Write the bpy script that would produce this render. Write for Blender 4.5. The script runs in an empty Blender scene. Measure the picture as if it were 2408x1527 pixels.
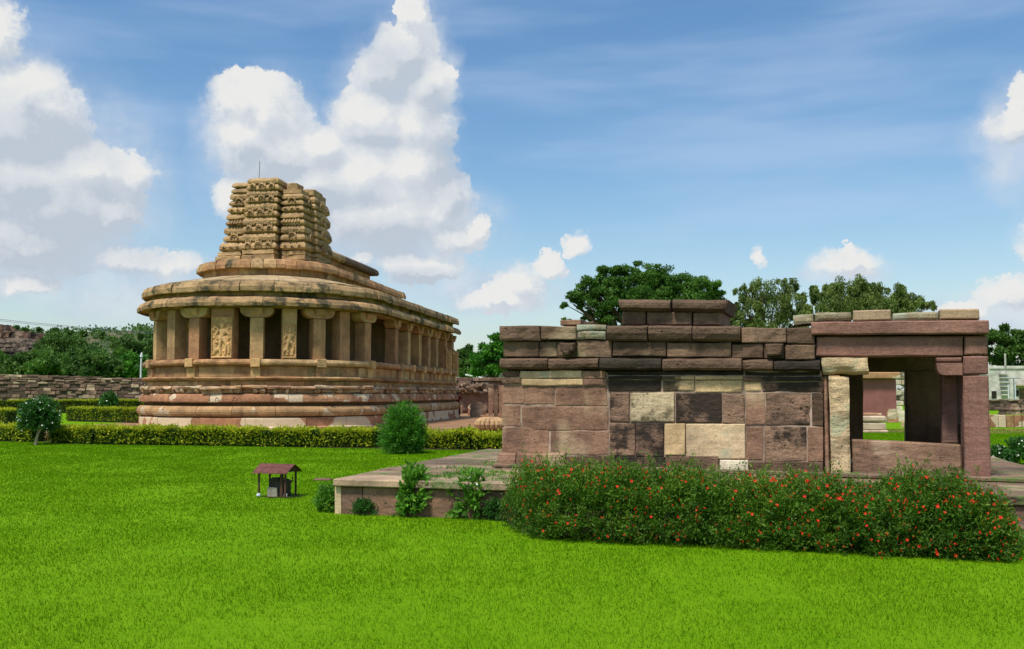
import bpy, bmesh, math, random
import numpy as np
from mathutils import Vector, Matrix, noise

random.seed(7)
RNG = np.random.default_rng(11)
SC = bpy.context.scene
COL = SC.collection
R = math.radians

# ------------------------------------------------------------------ camera
FPX, PITCH, YH, W0, H0 = 2200.0, R(3.0), 925.0, 2408.0, 1527.0
SHIFT = YH - H0 / 2 - FPX * math.tan(PITCH)
EYE = 1.6
cam_d = bpy.data.cameras.new('camera')
cam = bpy.data.objects.new('camera', cam_d)
COL.objects.link(cam)
cam.location = (0, 0, EYE)
cam.rotation_euler = (R(90) + PITCH, 0, 0)
cam_d.sensor_width = 36
cam_d.lens = FPX / W0 * 36
cam_d.shift_y = SHIFT / W0
cam_d.clip_start = .1
cam_d.clip_end = 5000
SC.camera = cam

# ------------------------------------------------------------------ sun and exposure
SUN_EL, SUN_AZ = R(62), R(212)        # azimuth measured clockwise from +Y: behind and to the left
SC.view_settings.view_transform = 'Standard'
SC.view_settings.look = 'None'
SC.view_settings.gamma = 1
SC.view_settings.use_curve_mapping = False
SC.view_settings.exposure = 0.4
sd = bpy.data.lights.new('sun', 'SUN')
sd.energy = 3.5
sd.angle = R(10)
sd.color = (1, .935, .83)
sun = bpy.data.objects.new('sun', sd)
COL.objects.link(sun)
sdir = Vector((math.sin(SUN_AZ) * math.cos(SUN_EL), math.cos(SUN_AZ) * math.cos(SUN_EL), math.sin(SUN_EL)))
sun.rotation_euler = sdir.to_track_quat('Z', 'Y').to_euler()
sun.location = (0, -5, 30)
SC.cycles.max_bounces = 6
SC.cycles.diffuse_bounces = 3
SC.cycles.transparent_max_bounces = 8


# ------------------------------------------------------------------ node helper
class NT:
    def __init__(s, tree):
        s.t = tree
        s.n = tree.nodes
        s.l = tree.links

    def node(s, typ, **kw):
        n = s.n.new(typ)
        for k, v in kw.items():
            setattr(n, k, v)
        return n

    def put(s, sock, v):
        if hasattr(v, 'is_output') or isinstance(v, bpy.types.NodeSocket):
            s.l.new(v, sock)
        else:
            sock.default_value = v

    def m(s, op, a, b=None, c=None, clamp=False):
        n = s.node('ShaderNodeMath', operation=op, use_clamp=clamp)
        s.put(n.inputs[0], a)
        if b is not None: s.put(n.inputs[1], b)
        if c is not None: s.put(n.inputs[2], c)
        return n.outputs[0]

    def v(s, op, a, b=None, c=None):
        n = s.node('ShaderNodeVectorMath', operation=op)
        s.put(n.inputs[0], a)
        if b is not None: s.put(n.inputs[1], b)
        if c is not None: s.put(n.inputs[2], c)
        return n.outputs['Value'] if op in ('LENGTH', 'DOT_PRODUCT') else n.outputs[0]

    def mix(s, f, a, b, blend='MIX'):
        n = s.node('ShaderNodeMix', data_type='RGBA', blend_type=blend)
        s.put(n.inputs[0], f)
        s.put(n.inputs[6], a if not isinstance(a, tuple) else (*a[:3], 1))
        s.put(n.inputs[7], b if not isinstance(b, tuple) else (*b[:3], 1))
        return n.outputs[2]

    def noise(s, vec, scale, detail=4, rough=.55, dist=0, out=0):
        n = s.node('ShaderNodeTexNoise')
        if vec is not None: s.l.new(vec, n.inputs['Vector'])
        n.inputs['Scale'].default_value = scale
        n.inputs['Detail'].default_value = detail
        n.inputs['Roughness'].default_value = rough
        n.inputs['Distortion'].default_value = dist
        return n.outputs[out]

    def ramp(s, f, lo, hi, smooth=True):
        n = s.node('ShaderNodeMapRange')
        n.interpolation_type = 'SMOOTHSTEP' if smooth else 'LINEAR'
        s.put(n.inputs[0], f)
        n.inputs[1].default_value = lo
        n.inputs[2].default_value = hi
        return n.outputs[0]

    def cramp(s, f, cols, const=False):
        n = s.node('ShaderNodeValToRGB')
        s.put(n.inputs[0], f)
        e = n.color_ramp.elements
        if const: n.color_ramp.interpolation = 'CONSTANT'
        if len(cols) == 1: cols = [cols[0], tuple(c * .93 for c in cols[0])]
        k = len(cols)
        while len(e) < k: e.new(.5)
        for i, c in enumerate(cols):
            e[i].position = i / (k if const else max(1, k - 1))
            e[i].color = (*c, 1)
        return n.outputs[0]

    def scale(s, vec, sc):
        return s.v('MULTIPLY', vec, sc)


# ------------------------------------------------------------------ sky
world = bpy.data.worlds.new('World')
SC.world = world
world.use_nodes = True
nt = NT(world.node_tree)
nt.n.clear()


def build_cloud_group():
    g = bpy.data.node_groups.new('cloud_density', 'ShaderNodeTree')
    g.interface.new_socket('P', in_out='INPUT', socket_type='NodeSocketVector')
    g.interface.new_socket('D', in_out='OUTPUT', socket_type='NodeSocketFloat')
    t = NT(g)
    gi = t.node('NodeGroupInput')
    go = t.node('NodeGroupOutput')
    P = gi.outputs[0]          # (azimuth, elevation, 0) in units of 1/2200 rad
    # billows: domain warp, then ellipses
    w1 = t.noise(P, .010, 5, .58, 0, 1)
    off = t.v('MULTIPLY', t.v('SUBTRACT', w1, (.5, .5, .5)), (75, 75, 0))
    w2 = t.noise(P, .034, 4, .6, 0, 1)
    off2 = t.v('MULTIPLY', t.v('SUBTRACT', w2, (.5, .5, .5)), (42, 42, 0))
    w3 = t.noise(P, .095, 3, .6, 0, 1)
    off3 = t.v('MULTIPLY', t.v('SUBTRACT', w3, (.5, .5, .5)), (17, 17, 0))
    Q = t.v('ADD', t.v('ADD', t.v('ADD', P, off), off2), off3)
    # centre x, centre y (photo pixels at 2408 wide), radii, softness weight
    E = [(5, 70, 36, 62), (55, 225, 80, 75), (30, 300, 130, 110), (110, 260, 72, 52), (50, 420, 180, 95),
         (210, 400, 120, 60), (318, 412, 42, 50), (130, 490, 160, 90), (250, 505, 62, 45), (50, 570, 150, 70),
         (330, 612, 118, 32), (60, 672, 60, 26), (575, 240, 70, 62), (625, 270, 95, 85), (580, 320, 80, 70),
         (660, 370, 130, 75), (750, 345, 62, 45), (560, 470, 50, 42), (720, 430, 130, 70),
         (975, 40, 42, 60), (950, 120, 78, 58), (905, 170, 75, 62), (1005, 200, 62, 66), (875, 285, 92, 75),
         (985, 300, 84, 95), (970, 400, 100, 90), (860, 420, 110, 95), (1045, 465, 62, 75), (900, 515, 165, 75),
         (1125, 537, 34, 30), (1070, 560, 62, 36), (985, 625, 105, 36), (850, 606, 30, 18),
         (1215, 668, 62, 50), (1355, 572, 38, 30), (1295, 625, 46, 34), (1180, 705, 110, 34),
         (1990, 618, 78, 34), (1985, 595, 22, 26), (1780, 606, 24, 24), (2392, 300, 66, 42), (2410, 230, 32, 60),
         (2378, 690, 74, 40), (2270, 735, 62, 18), (-160, 500, 170, 150), (2560, 560, 130, 90),
         (2700, 250, 90, 70), (-420, 250, 140, 90)]
    acc = None
    for (cx, cy, rx, ry) in E:
        # matched as angles: photo pixel -> (az, el) units
        a, e = px_to_ang(cx, cy)
        big = 1.14 if cx < 1160 else 1.0
        rx, ry = rx * big, ry * big
        v = t.v('MULTIPLY_ADD', Q, (1 / rx, 1 / ry, 0), (-a / rx, -e / ry, 0))
        ln = t.v('LENGTH', v)
        if acc is None:
            acc = ln
        else:
            acc = t.m('SMOOTH_MIN', acc, ln, .34)
    d = t.m('SUBTRACT', 1.0, acc)
    # random cumulus everywhere outside the photographed part of the sky
    sp = t.node('ShaderNodeSeparateXYZ')
    t.l.new(P, sp.inputs[0])
    far = t.ramp(t.m('ABSOLUTE', sp.outputs[0]), 1500, 2100)
    up = t.ramp(sp.outputs[1], 1150, 1600)
    outside = t.m('MAXIMUM', far, up)
    n = t.noise(P, .0016, 6, .55)
    d2 = t.m('SUBTRACT', t.m('MULTIPLY', t.m('SUBTRACT', n, .54), 4.0), t.m('MULTIPLY', t.m('SUBTRACT', 1.0, outside), 6))
    t.l.new(t.m('MAXIMUM', d, d2), go.inputs[0])
    return g


def px_to_ang(px, py):
    x = (px - W0 / 2) / FPX
    yc = (H0 / 2 + SHIFT - py) / FPX
    d = Vector((x, math.cos(PITCH) - math.sin(PITCH) * yc, math.sin(PITCH) + math.cos(PITCH) * yc)).normalized()
    return math.atan2(d.x, d.y) * FPX, math.asin(d.z) * FPX


tc = nt.node('ShaderNodeTexCoord')
D = tc.outputs['Generated']
sp = nt.node('ShaderNodeSeparateXYZ')
nt.l.new(D, sp.inputs[0])
az = nt.m('MULTIPLY', nt.m('ARCTAN2', sp.outputs[0], sp.outputs[1]), FPX)
el = nt.m('MULTIPLY', nt.m('ARCSINE', sp.outputs[2]), FPX)
cb = nt.node('ShaderNodeCombineXYZ')
nt.l.new(az, cb.inputs[0])
nt.l.new(el, cb.inputs[1])
P = cb.outputs[0]
cg = build_cloud_group()
g1 = nt.node('ShaderNodeGroup', node_tree=cg)
nt.l.new(P, g1.inputs[0])
g2 = nt.node('ShaderNodeGroup', node_tree=cg)
nt.l.new(nt.v('ADD', P, (-20, 34, 0)), g2.inputs[0])
dens = g1.outputs[0]
edge_soft = nt.ramp(nt.noise(P, .006, 2), .37, .60)
alpha_h = nt.ramp(dens, -.03, .10)
alpha_s = nt.m('POWER', nt.ramp(dens, -.26, .5), 1.15)
amix = nt.node('ShaderNodeMix', data_type='FLOAT')
nt.l.new(edge_soft, amix.inputs[0])
nt.l.new(alpha_h, amix.inputs[2])
nt.l.new(alpha_s, amix.inputs[3])
alpha = amix.outputs[0]
lit = nt.ramp(nt.m('SUBTRACT', dens, g2.outputs[0]), -.30, .34)
# softly grey bellies and wisps of the cloud mass
grey = None
for (cx, cy, rx, ry) in [(930, 165, 95, 85), (880, 560, 210, 60), (1060, 420, 60, 110), (40, 330, 210, 90), (120, 540, 300, 130), (30, 440, 120, 50), (1010, 250, 40, 60), (770, 470, 140, 40),
                         (640, 400, 150, 60), (985, 650, 130, 25), (2400, 350, 80, 40), (900, 335, 90, 18)]:
    a, e = px_to_ang(cx, cy)
    ln = nt.v('LENGTH', nt.v('MULTIPLY_ADD', P, (1 / rx, 1 / ry, 0), (-a / rx, -e / ry, 0)))
    gg = nt.ramp(ln, 1.35, .2)
    grey = gg if grey is None else nt.m('MAXIMUM', grey, gg)
billow = nt.noise(P, .014, 6, .6)
lit2 = nt.m('ADD', nt.m('ADD', nt.m('MULTIPLY', lit, .70), .18), nt.m('MULTIPLY', nt.ramp(billow, .25, .75), .36))
lit3 = nt.m('SUBTRACT', lit2, nt.m('MULTIPLY', grey, .60), clamp=True)
cloud_col = nt.cramp(lit3, [(3.9, 4.4, 5.05), (4.7, 5.05, 5.5), (5.3, 5.6, 5.9), (6.3, 6.3, 6.2)])
sky = nt.node('ShaderNodeTexSky')
sky.sky_type = 'NISHITA'
sky.sun_disc = False
sky.sun_elevation = SUN_EL
sky.sun_rotation = SUN_AZ
sky.air_density = 1.25
sky.dust_density = .8
sky.ozone_density = 3.0
skc = nt.node('ShaderNodeHueSaturation')
nt.l.new(sky.outputs[0], skc.inputs['Color'])
skc.inputs['Saturation'].default_value = 1.20
skc.inputs['Value'].default_value = 1.04
# thin cirrus streaks, thicker towards the right
mp = nt.node('ShaderNodeMapping')
nt.l.new(P, mp.inputs[0])
mp.inputs['Rotation'].default_value = (0, 0, R(-14))
mp.inputs['Scale'].default_value = (.0010, .0062, 1)
ci = nt.noise(mp.outputs[0], 1.0, 4, .5)
cirrus = nt.m('MULTIPLY', nt.ramp(ci, .42, .68), .38)
lowhaze = nt.m('MULTIPLY', nt.ramp(el, 520, -60), .34)
veil = nt.m('MAXIMUM', cirrus, lowhaze)
skv = nt.mix(veil, skc.outputs[0], (3.9, 4.95, 6.5))
# broad soft cloud banks behind the crisp cumulus
bank = None
for (cx, cy, rx, ry) in [(60, 400, 330, 260), (90, 620, 260, 110), (720, 430, 260, 150), (900, 330, 170, 240), (960, 520, 250, 130), (1130, 680, 230, 80), (330, 680, 260, 90),
                         (2420, 320, 130, 130), (2360, 720, 190, 60), (1990, 640, 130, 40), (970, 120, 110, 130), (620, 290, 150, 130)]:
    a, e = px_to_ang(cx, cy)
    wv = nt.v('ADD', P, nt.v('MULTIPLY', nt.v('SUBTRACT', nt.noise(P, .006, 4, .6, 0, 1), (.5, .5, .5)), (190, 130, 0)))
    ln = nt.v('LENGTH', nt.v('MULTIPLY_ADD', wv, (1 / rx, 1 / ry, 0), (-a / rx, -e / ry, 0)))
    gg = nt.ramp(ln, 1.15, .35)
    bank = gg if bank is None else nt.m('MAXIMUM', bank, gg)
bank = nt.m('MULTIPLY', bank, nt.m('ADD', .45, nt.m('MULTIPLY', nt.ramp(nt.noise(P, .011, 5, .6), .3, .7), .5)))
bank_col = nt.mix(nt.ramp(nt.noise(P, .008, 4), .35, .65), (4.1, 4.75, 5.7), (5.3, 5.65, 6.2))
skv = nt.mix(bank, skv, bank_col)
fin = nt.mix(alpha, skv, cloud_col)
bg = nt.node('ShaderNodeBackground')
nt.l.new(fin, bg.inputs[0])
bg.inputs[1].default_value = .1
wo = nt.node('ShaderNodeOutputWorld')
nt.l.new(bg.outputs[0], wo.inputs[0])
world.cycles.sampling_method = 'MANUAL'
world.cycles.sample_map_resolution = 512


# ------------------------------------------------------------------ pixel to place
def ray(px, py):
    x = (px - W0 / 2) / FPX
    yc = (H0 / 2 + SHIFT - py) / FPX
    return Vector((x, math.cos(PITCH) - math.sin(PITCH) * yc, math.sin(PITCH) + math.cos(PITCH) * yc))


def at(px, py, Y):
    d = ray(px, py)
    return Vector((0, 0, EYE)) + d * (Y / d.y)


def gp(px, py, z=0.0):
    d = ray(px, py)
    return Vector((0, 0, EYE)) + d * ((z - EYE) / d.z)


class Plane:
    """upright plane: origin o, horizontal direction u, outward (towards camera) normal n"""

    def __init__(s, o, u):
        s.o = Vector((o[0], o[1], 0))
        s.u = Vector((u[0], u[1], 0)).normalized()
        s.n = Vector((s.u.y, -s.u.x, 0))

    def hit(s, px, py, out=0.0):
        d = ray(px, py)
        c = Vector((0, 0, EYE))
        t = ((s.o + s.n * out) - c).dot(s.n) / d.dot(s.n)
        p = c + d * t
        return (p - s.o).dot(s.u), p.z

    def pt(s, u, z, out=0.0):
        q = s.o + s.u * u + s.n * out
        return Vector((q.x, q.y, z))


# ------------------------------------------------------------------ objects
def link(o, parent=None):
    COL.objects.link(o)
    if parent is not None:
        o.parent = parent
        o.matrix_parent_inverse = Matrix()
    return o


def tag(o, label=None, cat=None, group=None, kind=None):
    if label: o['label'] = label
    if cat: o['category'] = cat
    if group: o['group'] = group
    if kind: o['kind'] = kind
    return o


def thing(name, label, cat, loc=(0, 0, 0), rz=0, group=None):
    o = bpy.data.objects.new(name, None)
    o.empty_display_size = .2
    o.location = loc
    o.rotation_euler = (0, 0, rz)
    COL.objects.link(o)
    return tag(o, label, cat, group)


def mesh(name, V, F, mat, parent=None, smooth=False, loc=None, origin=False):
    """origin=True: shift the mesh so that its origin sits at its base centre"""
    V = [Vector(v) for v in V]
    if origin:
        mn = Vector([min(v[i] for v in V) for i in range(3)])
        mx = Vector([max(v[i] for v in V) for i in range(3)])
        c = Vector(((mn.x + mx.x) / 2, (mn.y + mx.y) / 2, mn.z))
        V = [v - c for v in V]
        loc = c + (Vector(loc) if loc else Vector())
    me = bpy.data.meshes.new(name)
    me.from_pydata([tuple(v) for v in V], [], F)
    me.update()
    if smooth:
        me.shade_smooth()
    if mat: me.materials.append(mat)
    o = bpy.data.objects.new(name, me)
    if loc is not None: o.location = loc
    return link(o, parent)


def npmesh(name, V, F, mat, parent=None, tint=None, smooth=False, loc=None):
    V = np.asarray(V, dtype=np.float32)
    F = np.asarray(F, dtype=np.int32)
    me = bpy.data.meshes.new(name)
    me.vertices.add(len(V))
    me.vertices.foreach_set('co', V.ravel())
    k = F.shape[1]
    me.loops.add(F.size)
    me.loops.foreach_set('vertex_index', F.ravel())
    me.polygons.add(len(F))
    me.polygons.foreach_set('loop_start', np.arange(0, F.size, k, dtype=np.int32))
    me.polygons.foreach_set('loop_total', np.full(len(F), k, dtype=np.int32))
    if smooth: me.polygons.foreach_set('use_smooth', np.ones(len(F), dtype=bool))
    if tint is not None:
        a = me.attributes.new('tint', 'FLOAT', 'FACE')
        a.data.foreach_set('value', np.asarray(tint, dtype=np.float32))
    me.update(calc_edges=True)
    me.validate()
    if mat: me.materials.append(mat)
    o = bpy.data.objects.new(name, me)
    if loc is not None: o.location = loc
    return link(o, parent)


class MB:
    def __init__(s):
        s.V, s.F = [], []

    def add(s, V, F):
        b = len(s.V)
        s.V += [Vector(v) for v in V]
        s.F += [tuple(b + i for i in f) for f in F]
        return s

    def box(s, x0, x1, y0, y1, z0, z1, c=0.0, M=None):
        """chamfered box"""
        c = min(c, (x1 - x0) * .3, (y1 - y0) * .3, (z1 - z0) * .3)
        if c <= 0:
            V = [Vector((x, y, z)) for z in (z0, z1) for y in (y0, y1) for x in (x0, x1)]
            F = [(0, 2, 3, 1), (4, 5, 7, 6), (0, 1, 5, 4), (2, 6, 7, 3), (0, 4, 6, 2), (1, 3, 7, 5)]
        else:
            V, F = loft_rings([rect_ring(x0 + c, x1 - c, y0 + c, y1 - c, z0), rect_ring(x0, x1, y0, y1, z0 + c),
                               rect_ring(x0, x1, y0, y1, z1 - c), rect_ring(x0 + c, x1 - c, y0 + c, y1 - c, z1)])
        if M is not None: V = [M @ v for v in V]
        return s.add(V, F)

    def tube(s, pts, rad, n=6, cap=True):
        pts = [Vector(p) for p in pts]
        if not hasattr(rad, '__len__'): rad = [rad] * len(pts)
        V, F = [], []
        for i, p in enumerate(pts):
            d = (pts[min(i + 1, len(pts) - 1)] - pts[max(i - 1, 0)])
            if d.length < 1e-6: d = Vector((0, 0, 1))
            q = d.to_track_quat('Z', 'Y')
            for k in range(n):
                a = 2 * math.pi * k / n
                V.append(p + q @ Vector((math.cos(a) * rad[i], math.sin(a) * rad[i], 0)))
        for i in range(len(pts) - 1):
            for k in range(n):
                a, b = i * n + k, i * n + (k + 1) % n
                F.append((a, b, b + n, a + n))
        if cap:
            F.append(tuple(range(n - 1, -1, -1)))
            F.append(tuple((len(pts) - 1) * n + k for k in range(n)))
        return s.add(V, F)

    def jitter(s, amp, freq=3.0, seed=0):
        sh = Vector((seed * 3.7, seed * 1.3, seed * 7.1))
        s.V = [v + Vector(noise.noise_vector(v * freq + sh)) * amp for v in s.V]
        return s

    def build(s, name, mat, parent=None, smooth=False, loc=None, origin=False):
        return mesh(name, s.V, s.F, mat, parent, smooth, loc, origin)


def rect_ring(x0, x1, y0, y1, z):
    return [Vector((x0, y0, z)), Vector((x1, y0, z)), Vector((x1, y1, z)), Vector((x0, y1, z))]


def loft_rings(rings, cap=True):
    n = len(rings[0])
    V = [v for r in rings for v in r]
    F = []
    for i in range(len(rings) - 1):
        for k in range(n):
            a, b = i * n + k, i * n + (k + 1) % n
            F.append((a, b, b + n, a + n))
    if cap:
        F.append(tuple(range(n - 1, -1, -1)))
        F.append(tuple((len(rings) - 1) * n + k for k in range(n)))
    return V, F


# ------------------------------------------------------------------ materials
def base_mat(name):
    m = bpy.data.materials.new(name)
    m.use_nodes = True
    t = NT(m.node_tree)
    b = t.n['Principled BSDF']
    b.inputs['Roughness'].default_value = .9
    b.inputs['Specular IOR Level'].default_value = .25
    return m, t, b


def stone_mat(name, cols, grime=.3, gcol=(.035, .028, .02), pale=0.0, pcol=(.62, .5, .36), lichen=0.0, lcol=(.30, .33, .2),
              bump=.35, streak=.3, vary=.35, gscale=1.1, pscale=.9, seed=0, pit=1.0, band=0.0, psoft=.015, pstretch=1.0):
    m, t, b = base_mat(name)
    geo = t.node('ShaderNodeNewGeometry')
    P = t.v('ADD', geo.outputs['Position'], (seed * 7.3, seed * 3.1, seed * 5.7))
    oi = t.node('ShaderNodeObjectInfo')
    rnd = oi.outputs['Random']
    col = t.cramp(rnd, cols)
    # broad variation inside each stone
    sh = t.node('ShaderNodeCombineXYZ')
    t.l.new(t.m('MULTIPLY', rnd, 40), sh.inputs[0])
    Pr = t.v('ADD', P, sh.outputs[0])
    n1 = t.noise(Pr, 1.5, 8, .68)
    c2 = t.mix(t.ramp(n1, .30, .68), (.52, .50, .50), (1.28, 1.24, 1.18))
    col = t.mix(vary * 2 if vary < .5 else 1, col, t.mix(1.0, col, c2, 'MULTIPLY'))
    # grain and bedding lines
    g = t.noise(P, 38, 5, .7)
    col = t.mix(1.0, col, t.mix(t.ramp(g, .25, .75), (.74, .73, .72), (1.24, 1.22, 1.2)), 'MULTIPLY')
    if band:
        bd = t.noise(t.scale(Pr, (1.2, 1.2, 16)), 1.2, 4, .6)
        col = t.mix(1.0, col, t.mix(t.ramp(bd, .3, .7), (1 - band, 1 - band, 1 - band), (1 + band, 1 + band * .9, 1 + band * .8)), 'MULTIPLY')
    # dark holes
    vo = t.node('ShaderNodeTexVoronoi')
    t.l.new(t.v('ADD', P, t.v('MULTIPLY', t.noise(P, 9, 2, .5, 0, 1), (.1, .1, .1))), vo.inputs['Vector'])
    vo.inputs['Scale'].default_value = 8
    spots = t.m('MULTIPLY', t.ramp(vo.outputs['Distance'], .17, .05), pit * .6)
    col = t.mix(spots, col, (.05, .035, .025))
    if lichen:
        ln = t.noise(Pr, 3.2, 6, .65)
        lm = t.m('MULTIPLY', t.ramp(ln, .62 - .22 * lichen, .74 - .2 * lichen), .85)
        col = t.mix(lm, col, lcol)
    if pale:
        pn = t.noise(t.scale(t.v('ADD', P, (11, 5, 3)), (1, 1, pstretch)), pscale, 5, .5)
        pm = t.ramp(pn, .66 - .22 * pale, .66 + psoft - .22 * pale)
        col = t.mix(t.m('MULTIPLY', pm, .9), col, pcol)
    if streak:
        sn = t.noise(t.scale(P, (2.4, 2.4, .28)), 1.5, 5, .6)
        col = t.mix(t.m('MULTIPLY', t.ramp(sn, .48, .78), streak), col, gcol)
    if grime:
        gn = t.noise(t.v('ADD', P, (31, 17, 23)), gscale, 7, .66)
        gm = t.ramp(gn, .72 - .34 * grime, .80 - .30 * grime)
        col = t.mix(t.m('MULTIPLY', gm, .92), col, gcol)
    t.l.new(col, b.inputs['Base Color'])
    bn = t.node('ShaderNodeBump')
    bn.inputs['Strength'].default_value = bump
    bn.inputs['Distance'].default_value = .03
    hgt = t.m('SUBTRACT', t.m('ADD', t.noise(P, 14, 8, .68), t.m('MULTIPLY', t.noise(t.scale(P, (1, 1, 3)), 3.5, 4), 1.2)), t.m('MULTIPLY', spots, .6))
    t.l.new(hgt, bn.inputs['Height'])
    t.l.new(bn.outputs[0], b.inputs['Normal'])
    return m


def plain_mat(name, col, rough=.8, metal=0, vary=.25, scale=6):
    m, t, b = base_mat(name)
    geo = t.node('ShaderNodeNewGeometry')
    n = t.noise(geo.outputs['Position'], scale, 5, .6)
    c = t.mix(t.ramp(n, .3, .7), tuple(x * (1 - vary) for x in col), tuple(x * (1 + vary) for x in col))
    t.l.new(c, b.inputs['Base Color'])
    b.inputs['Roughness'].default_value = rough
    b.inputs['Metallic'].default_value = metal
    return m


def leaf_mat(name, dark, light, trans=.35, rough=.6, extra=None):
    m, t, b = base_mat(name)
    a = t.node('ShaderNodeAttribute', attribute_name='tint')
    geo = t.node('ShaderNodeNewGeometry')
    n = t.noise(geo.outputs['Position'], 1.3, 3)
    f = t.m('ADD', t.m('MULTIPLY', a.outputs['Fac'], .75), t.m('MULTIPLY', t.ramp(n, .35, .65), .25))
    cols = [dark, tuple((x + y) / 2 for x, y in zip(dark, light)), light]
    if extra: cols.append(extra)
    c = t.cramp(f, cols)
    t.l.new(c, b.inputs['Base Color'])
    b.inputs['Roughness'].default_value = rough
    b.inputs['Specular IOR Level'].default_value = .3
    tr = t.node('ShaderNodeBsdfTranslucent')
    t.l.new(c, tr.inputs[0])
    mx = t.node('ShaderNodeMixShader')
    mx.inputs[0].default_value = trans
    t.l.new(b.outputs[0], mx.inputs[1])
    t.l.new(tr.outputs[0], mx.inputs[2])
    t.l.new(mx.outputs[0], t.n['Material Output'].inputs[0])
    return m


# sandstones of the temple
M = {}
TAN = [(.41, .26, .125), (.33, .20, .10), (.44, .24, .12), (.25, .16, .085), (.50, .35, .18), (.37, .20, .105), (.46, .32, .16)]
TAN2 = [(.38, .25, .13), (.29, .19, .10), (.47, .32, .17), (.41, .26, .13)]
PINK = [(.37, .19, .105), (.32, .16, .09), (.42, .24, .13)]
M['tan'] = stone_mat('tan_sandstone', TAN, grime=.30, gcol=(.10, .07, .04), streak=.40, bump=.7, vary=.5)
M['pillar'] = stone_mat('pillar_sandstone', [(.44, .28, .135), (.40, .21, .115), (.36, .235, .125), (.50, .34, .17), (.33, .175, .095)], grime=.22, gcol=(.13, .09, .05), streak=.5, bump=.5)
M['eave'] = stone_mat('weathered_eave_stone', TAN2, grime=.66, gcol=(.055, .05, .03), streak=.6, bump=.9, gscale=1.0, lichen=.2, lcol=(.16, .15, .09))
M['roof'] = stone_mat('roof_slab_stone', [(.40, .30, .17), (.34, .25, .14), (.45, .35, .21)], grime=.35, gcol=(.16, .12, .07), streak=.0, bump=.5)
M['pink'] = stone_mat('pink_plinth_stone', PINK, grime=.12, pale=.46, pcol=(.60, .48, .34), streak=.3, pscale=1.1, bump=.5)
M['torus'] = stone_mat('torus_stone', [(.39, .24, .12), (.44, .28, .14), (.34, .20, .105)], grime=.30, pale=.36, pcol=(.56, .44, .30), streak=.3, pscale=.8, bump=.5, seed=3)
M['basep'] = stone_mat('patched_base_stone', [(.40, .21, .115), (.36, .17, .095), (.45, .27, .15)], grime=.10, pale=.74, pcol=(.66, .52, .34), streak=.15, pscale=.5, bump=.4, seed=5)
M['frieze'] = stone_mat('eroded_frieze_stone', [(.46, .30, .17), (.38, .23, .13), (.56, .45, .30), (.36, .20, .12)], grime=.42, streak=.4, bump=1.0, pale=.35, seed=2)
M['tower'] = stone_mat('tower_stone', [(.41, .275, .14), (.33, .22, .115), (.49, .34, .18)], grime=.34, gcol=(.10, .075, .045), streak=.4, bump=.7, seed=4)
M['inner_shade'] = stone_mat('inner_shade_stone', [(.15, .09, .048), (.18, .11, .058)], grime=.3, bump=.3)  # stone darkened so the shade of the interior sits in its colour
M['relief'] = stone_mat('carved_panel_stone', [(.56, .36, .17), (.50, .32, .15)], grime=.1, streak=.1, bump=.6)
# stones of the small shrine
M['brown'] = stone_mat('brown_stone', [(.155, .10, .068), (.195, .13, .088), (.12, .078, .053), (.225, .15, .102)], grime=.30, gcol=(.05, .036, .025), streak=.5, bump=.8, pale=.5, pcol=(.31, .23, .14), pit=1.4, band=.1, psoft=.12, pstretch=.6, vary=.5)
M['capst'] = stone_mat('dark_coping_stone', [(.125, .082, .056), (.155, .102, .07), (.10, .065, .045)], grime=.40, streak=.5, bump=.9, pit=1.5, band=.1, seed=9, gcol=(.03, .024, .017))
M['rose'] = stone_mat('rose_brown_stone', [(.285, .172, .118), (.245, .145, .10), (.31, .195, .135)], grime=.16, gcol=(.10, .065, .048), streak=.35, bump=.55, pale=.62, pcol=(.40, .29, .18), pit=1.2, seed=1, pscale=1.8, band=.07, psoft=.16, pstretch=.45, vary=.5)
M['spot'] = stone_mat('brown_stone_with_black_crust', [(.22, .14, .10), (.20, .125, .09)], grime=.98, gcol=(.028, .022, .017), streak=.4, bump=1.0, gscale=1.8, seed=6, pit=1.4)
M['spot2'] = stone_mat('brown_stone_with_crust_spots', [(.29, .19, .13), (.26, .165, .115)], grime=.66, gcol=(.03, .024, .018), streak=.3, bump=1.0, gscale=2.3, seed=14, pit=1.4, pale=.25, pcol=(.36, .28, .18))
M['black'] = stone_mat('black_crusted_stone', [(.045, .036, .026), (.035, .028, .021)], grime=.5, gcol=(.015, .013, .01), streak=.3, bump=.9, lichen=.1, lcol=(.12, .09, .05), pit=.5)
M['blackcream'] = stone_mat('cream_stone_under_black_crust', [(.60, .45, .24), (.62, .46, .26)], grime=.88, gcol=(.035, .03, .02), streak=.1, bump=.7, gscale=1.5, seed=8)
M['cream'] = stone_mat('cream_stone', [(.60, .46, .29), (.57, .44, .28)], grime=.08, streak=.08, bump=.35, lichen=.22, lcol=(.42, .40, .27), pit=.5)
M['creamlich'] = stone_mat('cream_stone_with_lichen', [(.62, .51, .33)], grime=.68, gcol=(.10, .085, .045), streak=.1, bump=.6, gscale=1.9, seed=12, pit=.5)
M['orange'] = stone_mat('ochre_stone', [(.56, .41, .23)], grime=.06, streak=.12, bump=.3, pit=.6)
M['white'] = stone_mat('pale_stone', [(.66, .60, .46)], grime=.12, streak=.05, bump=.5, pit=.3)
M['purple'] = stone_mat('purple_sandstone', [(.235, .125, .10), (.26, .14, .11), (.21, .112, .09)], grime=.10, gcol=(.11, .06, .05), streak=.35, bump=.5, band=.07, pale=.5, pcol=(.27, .16, .125), psoft=.15, pscale=1.2, pstretch=.6, pit=.5, seed=7)
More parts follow.
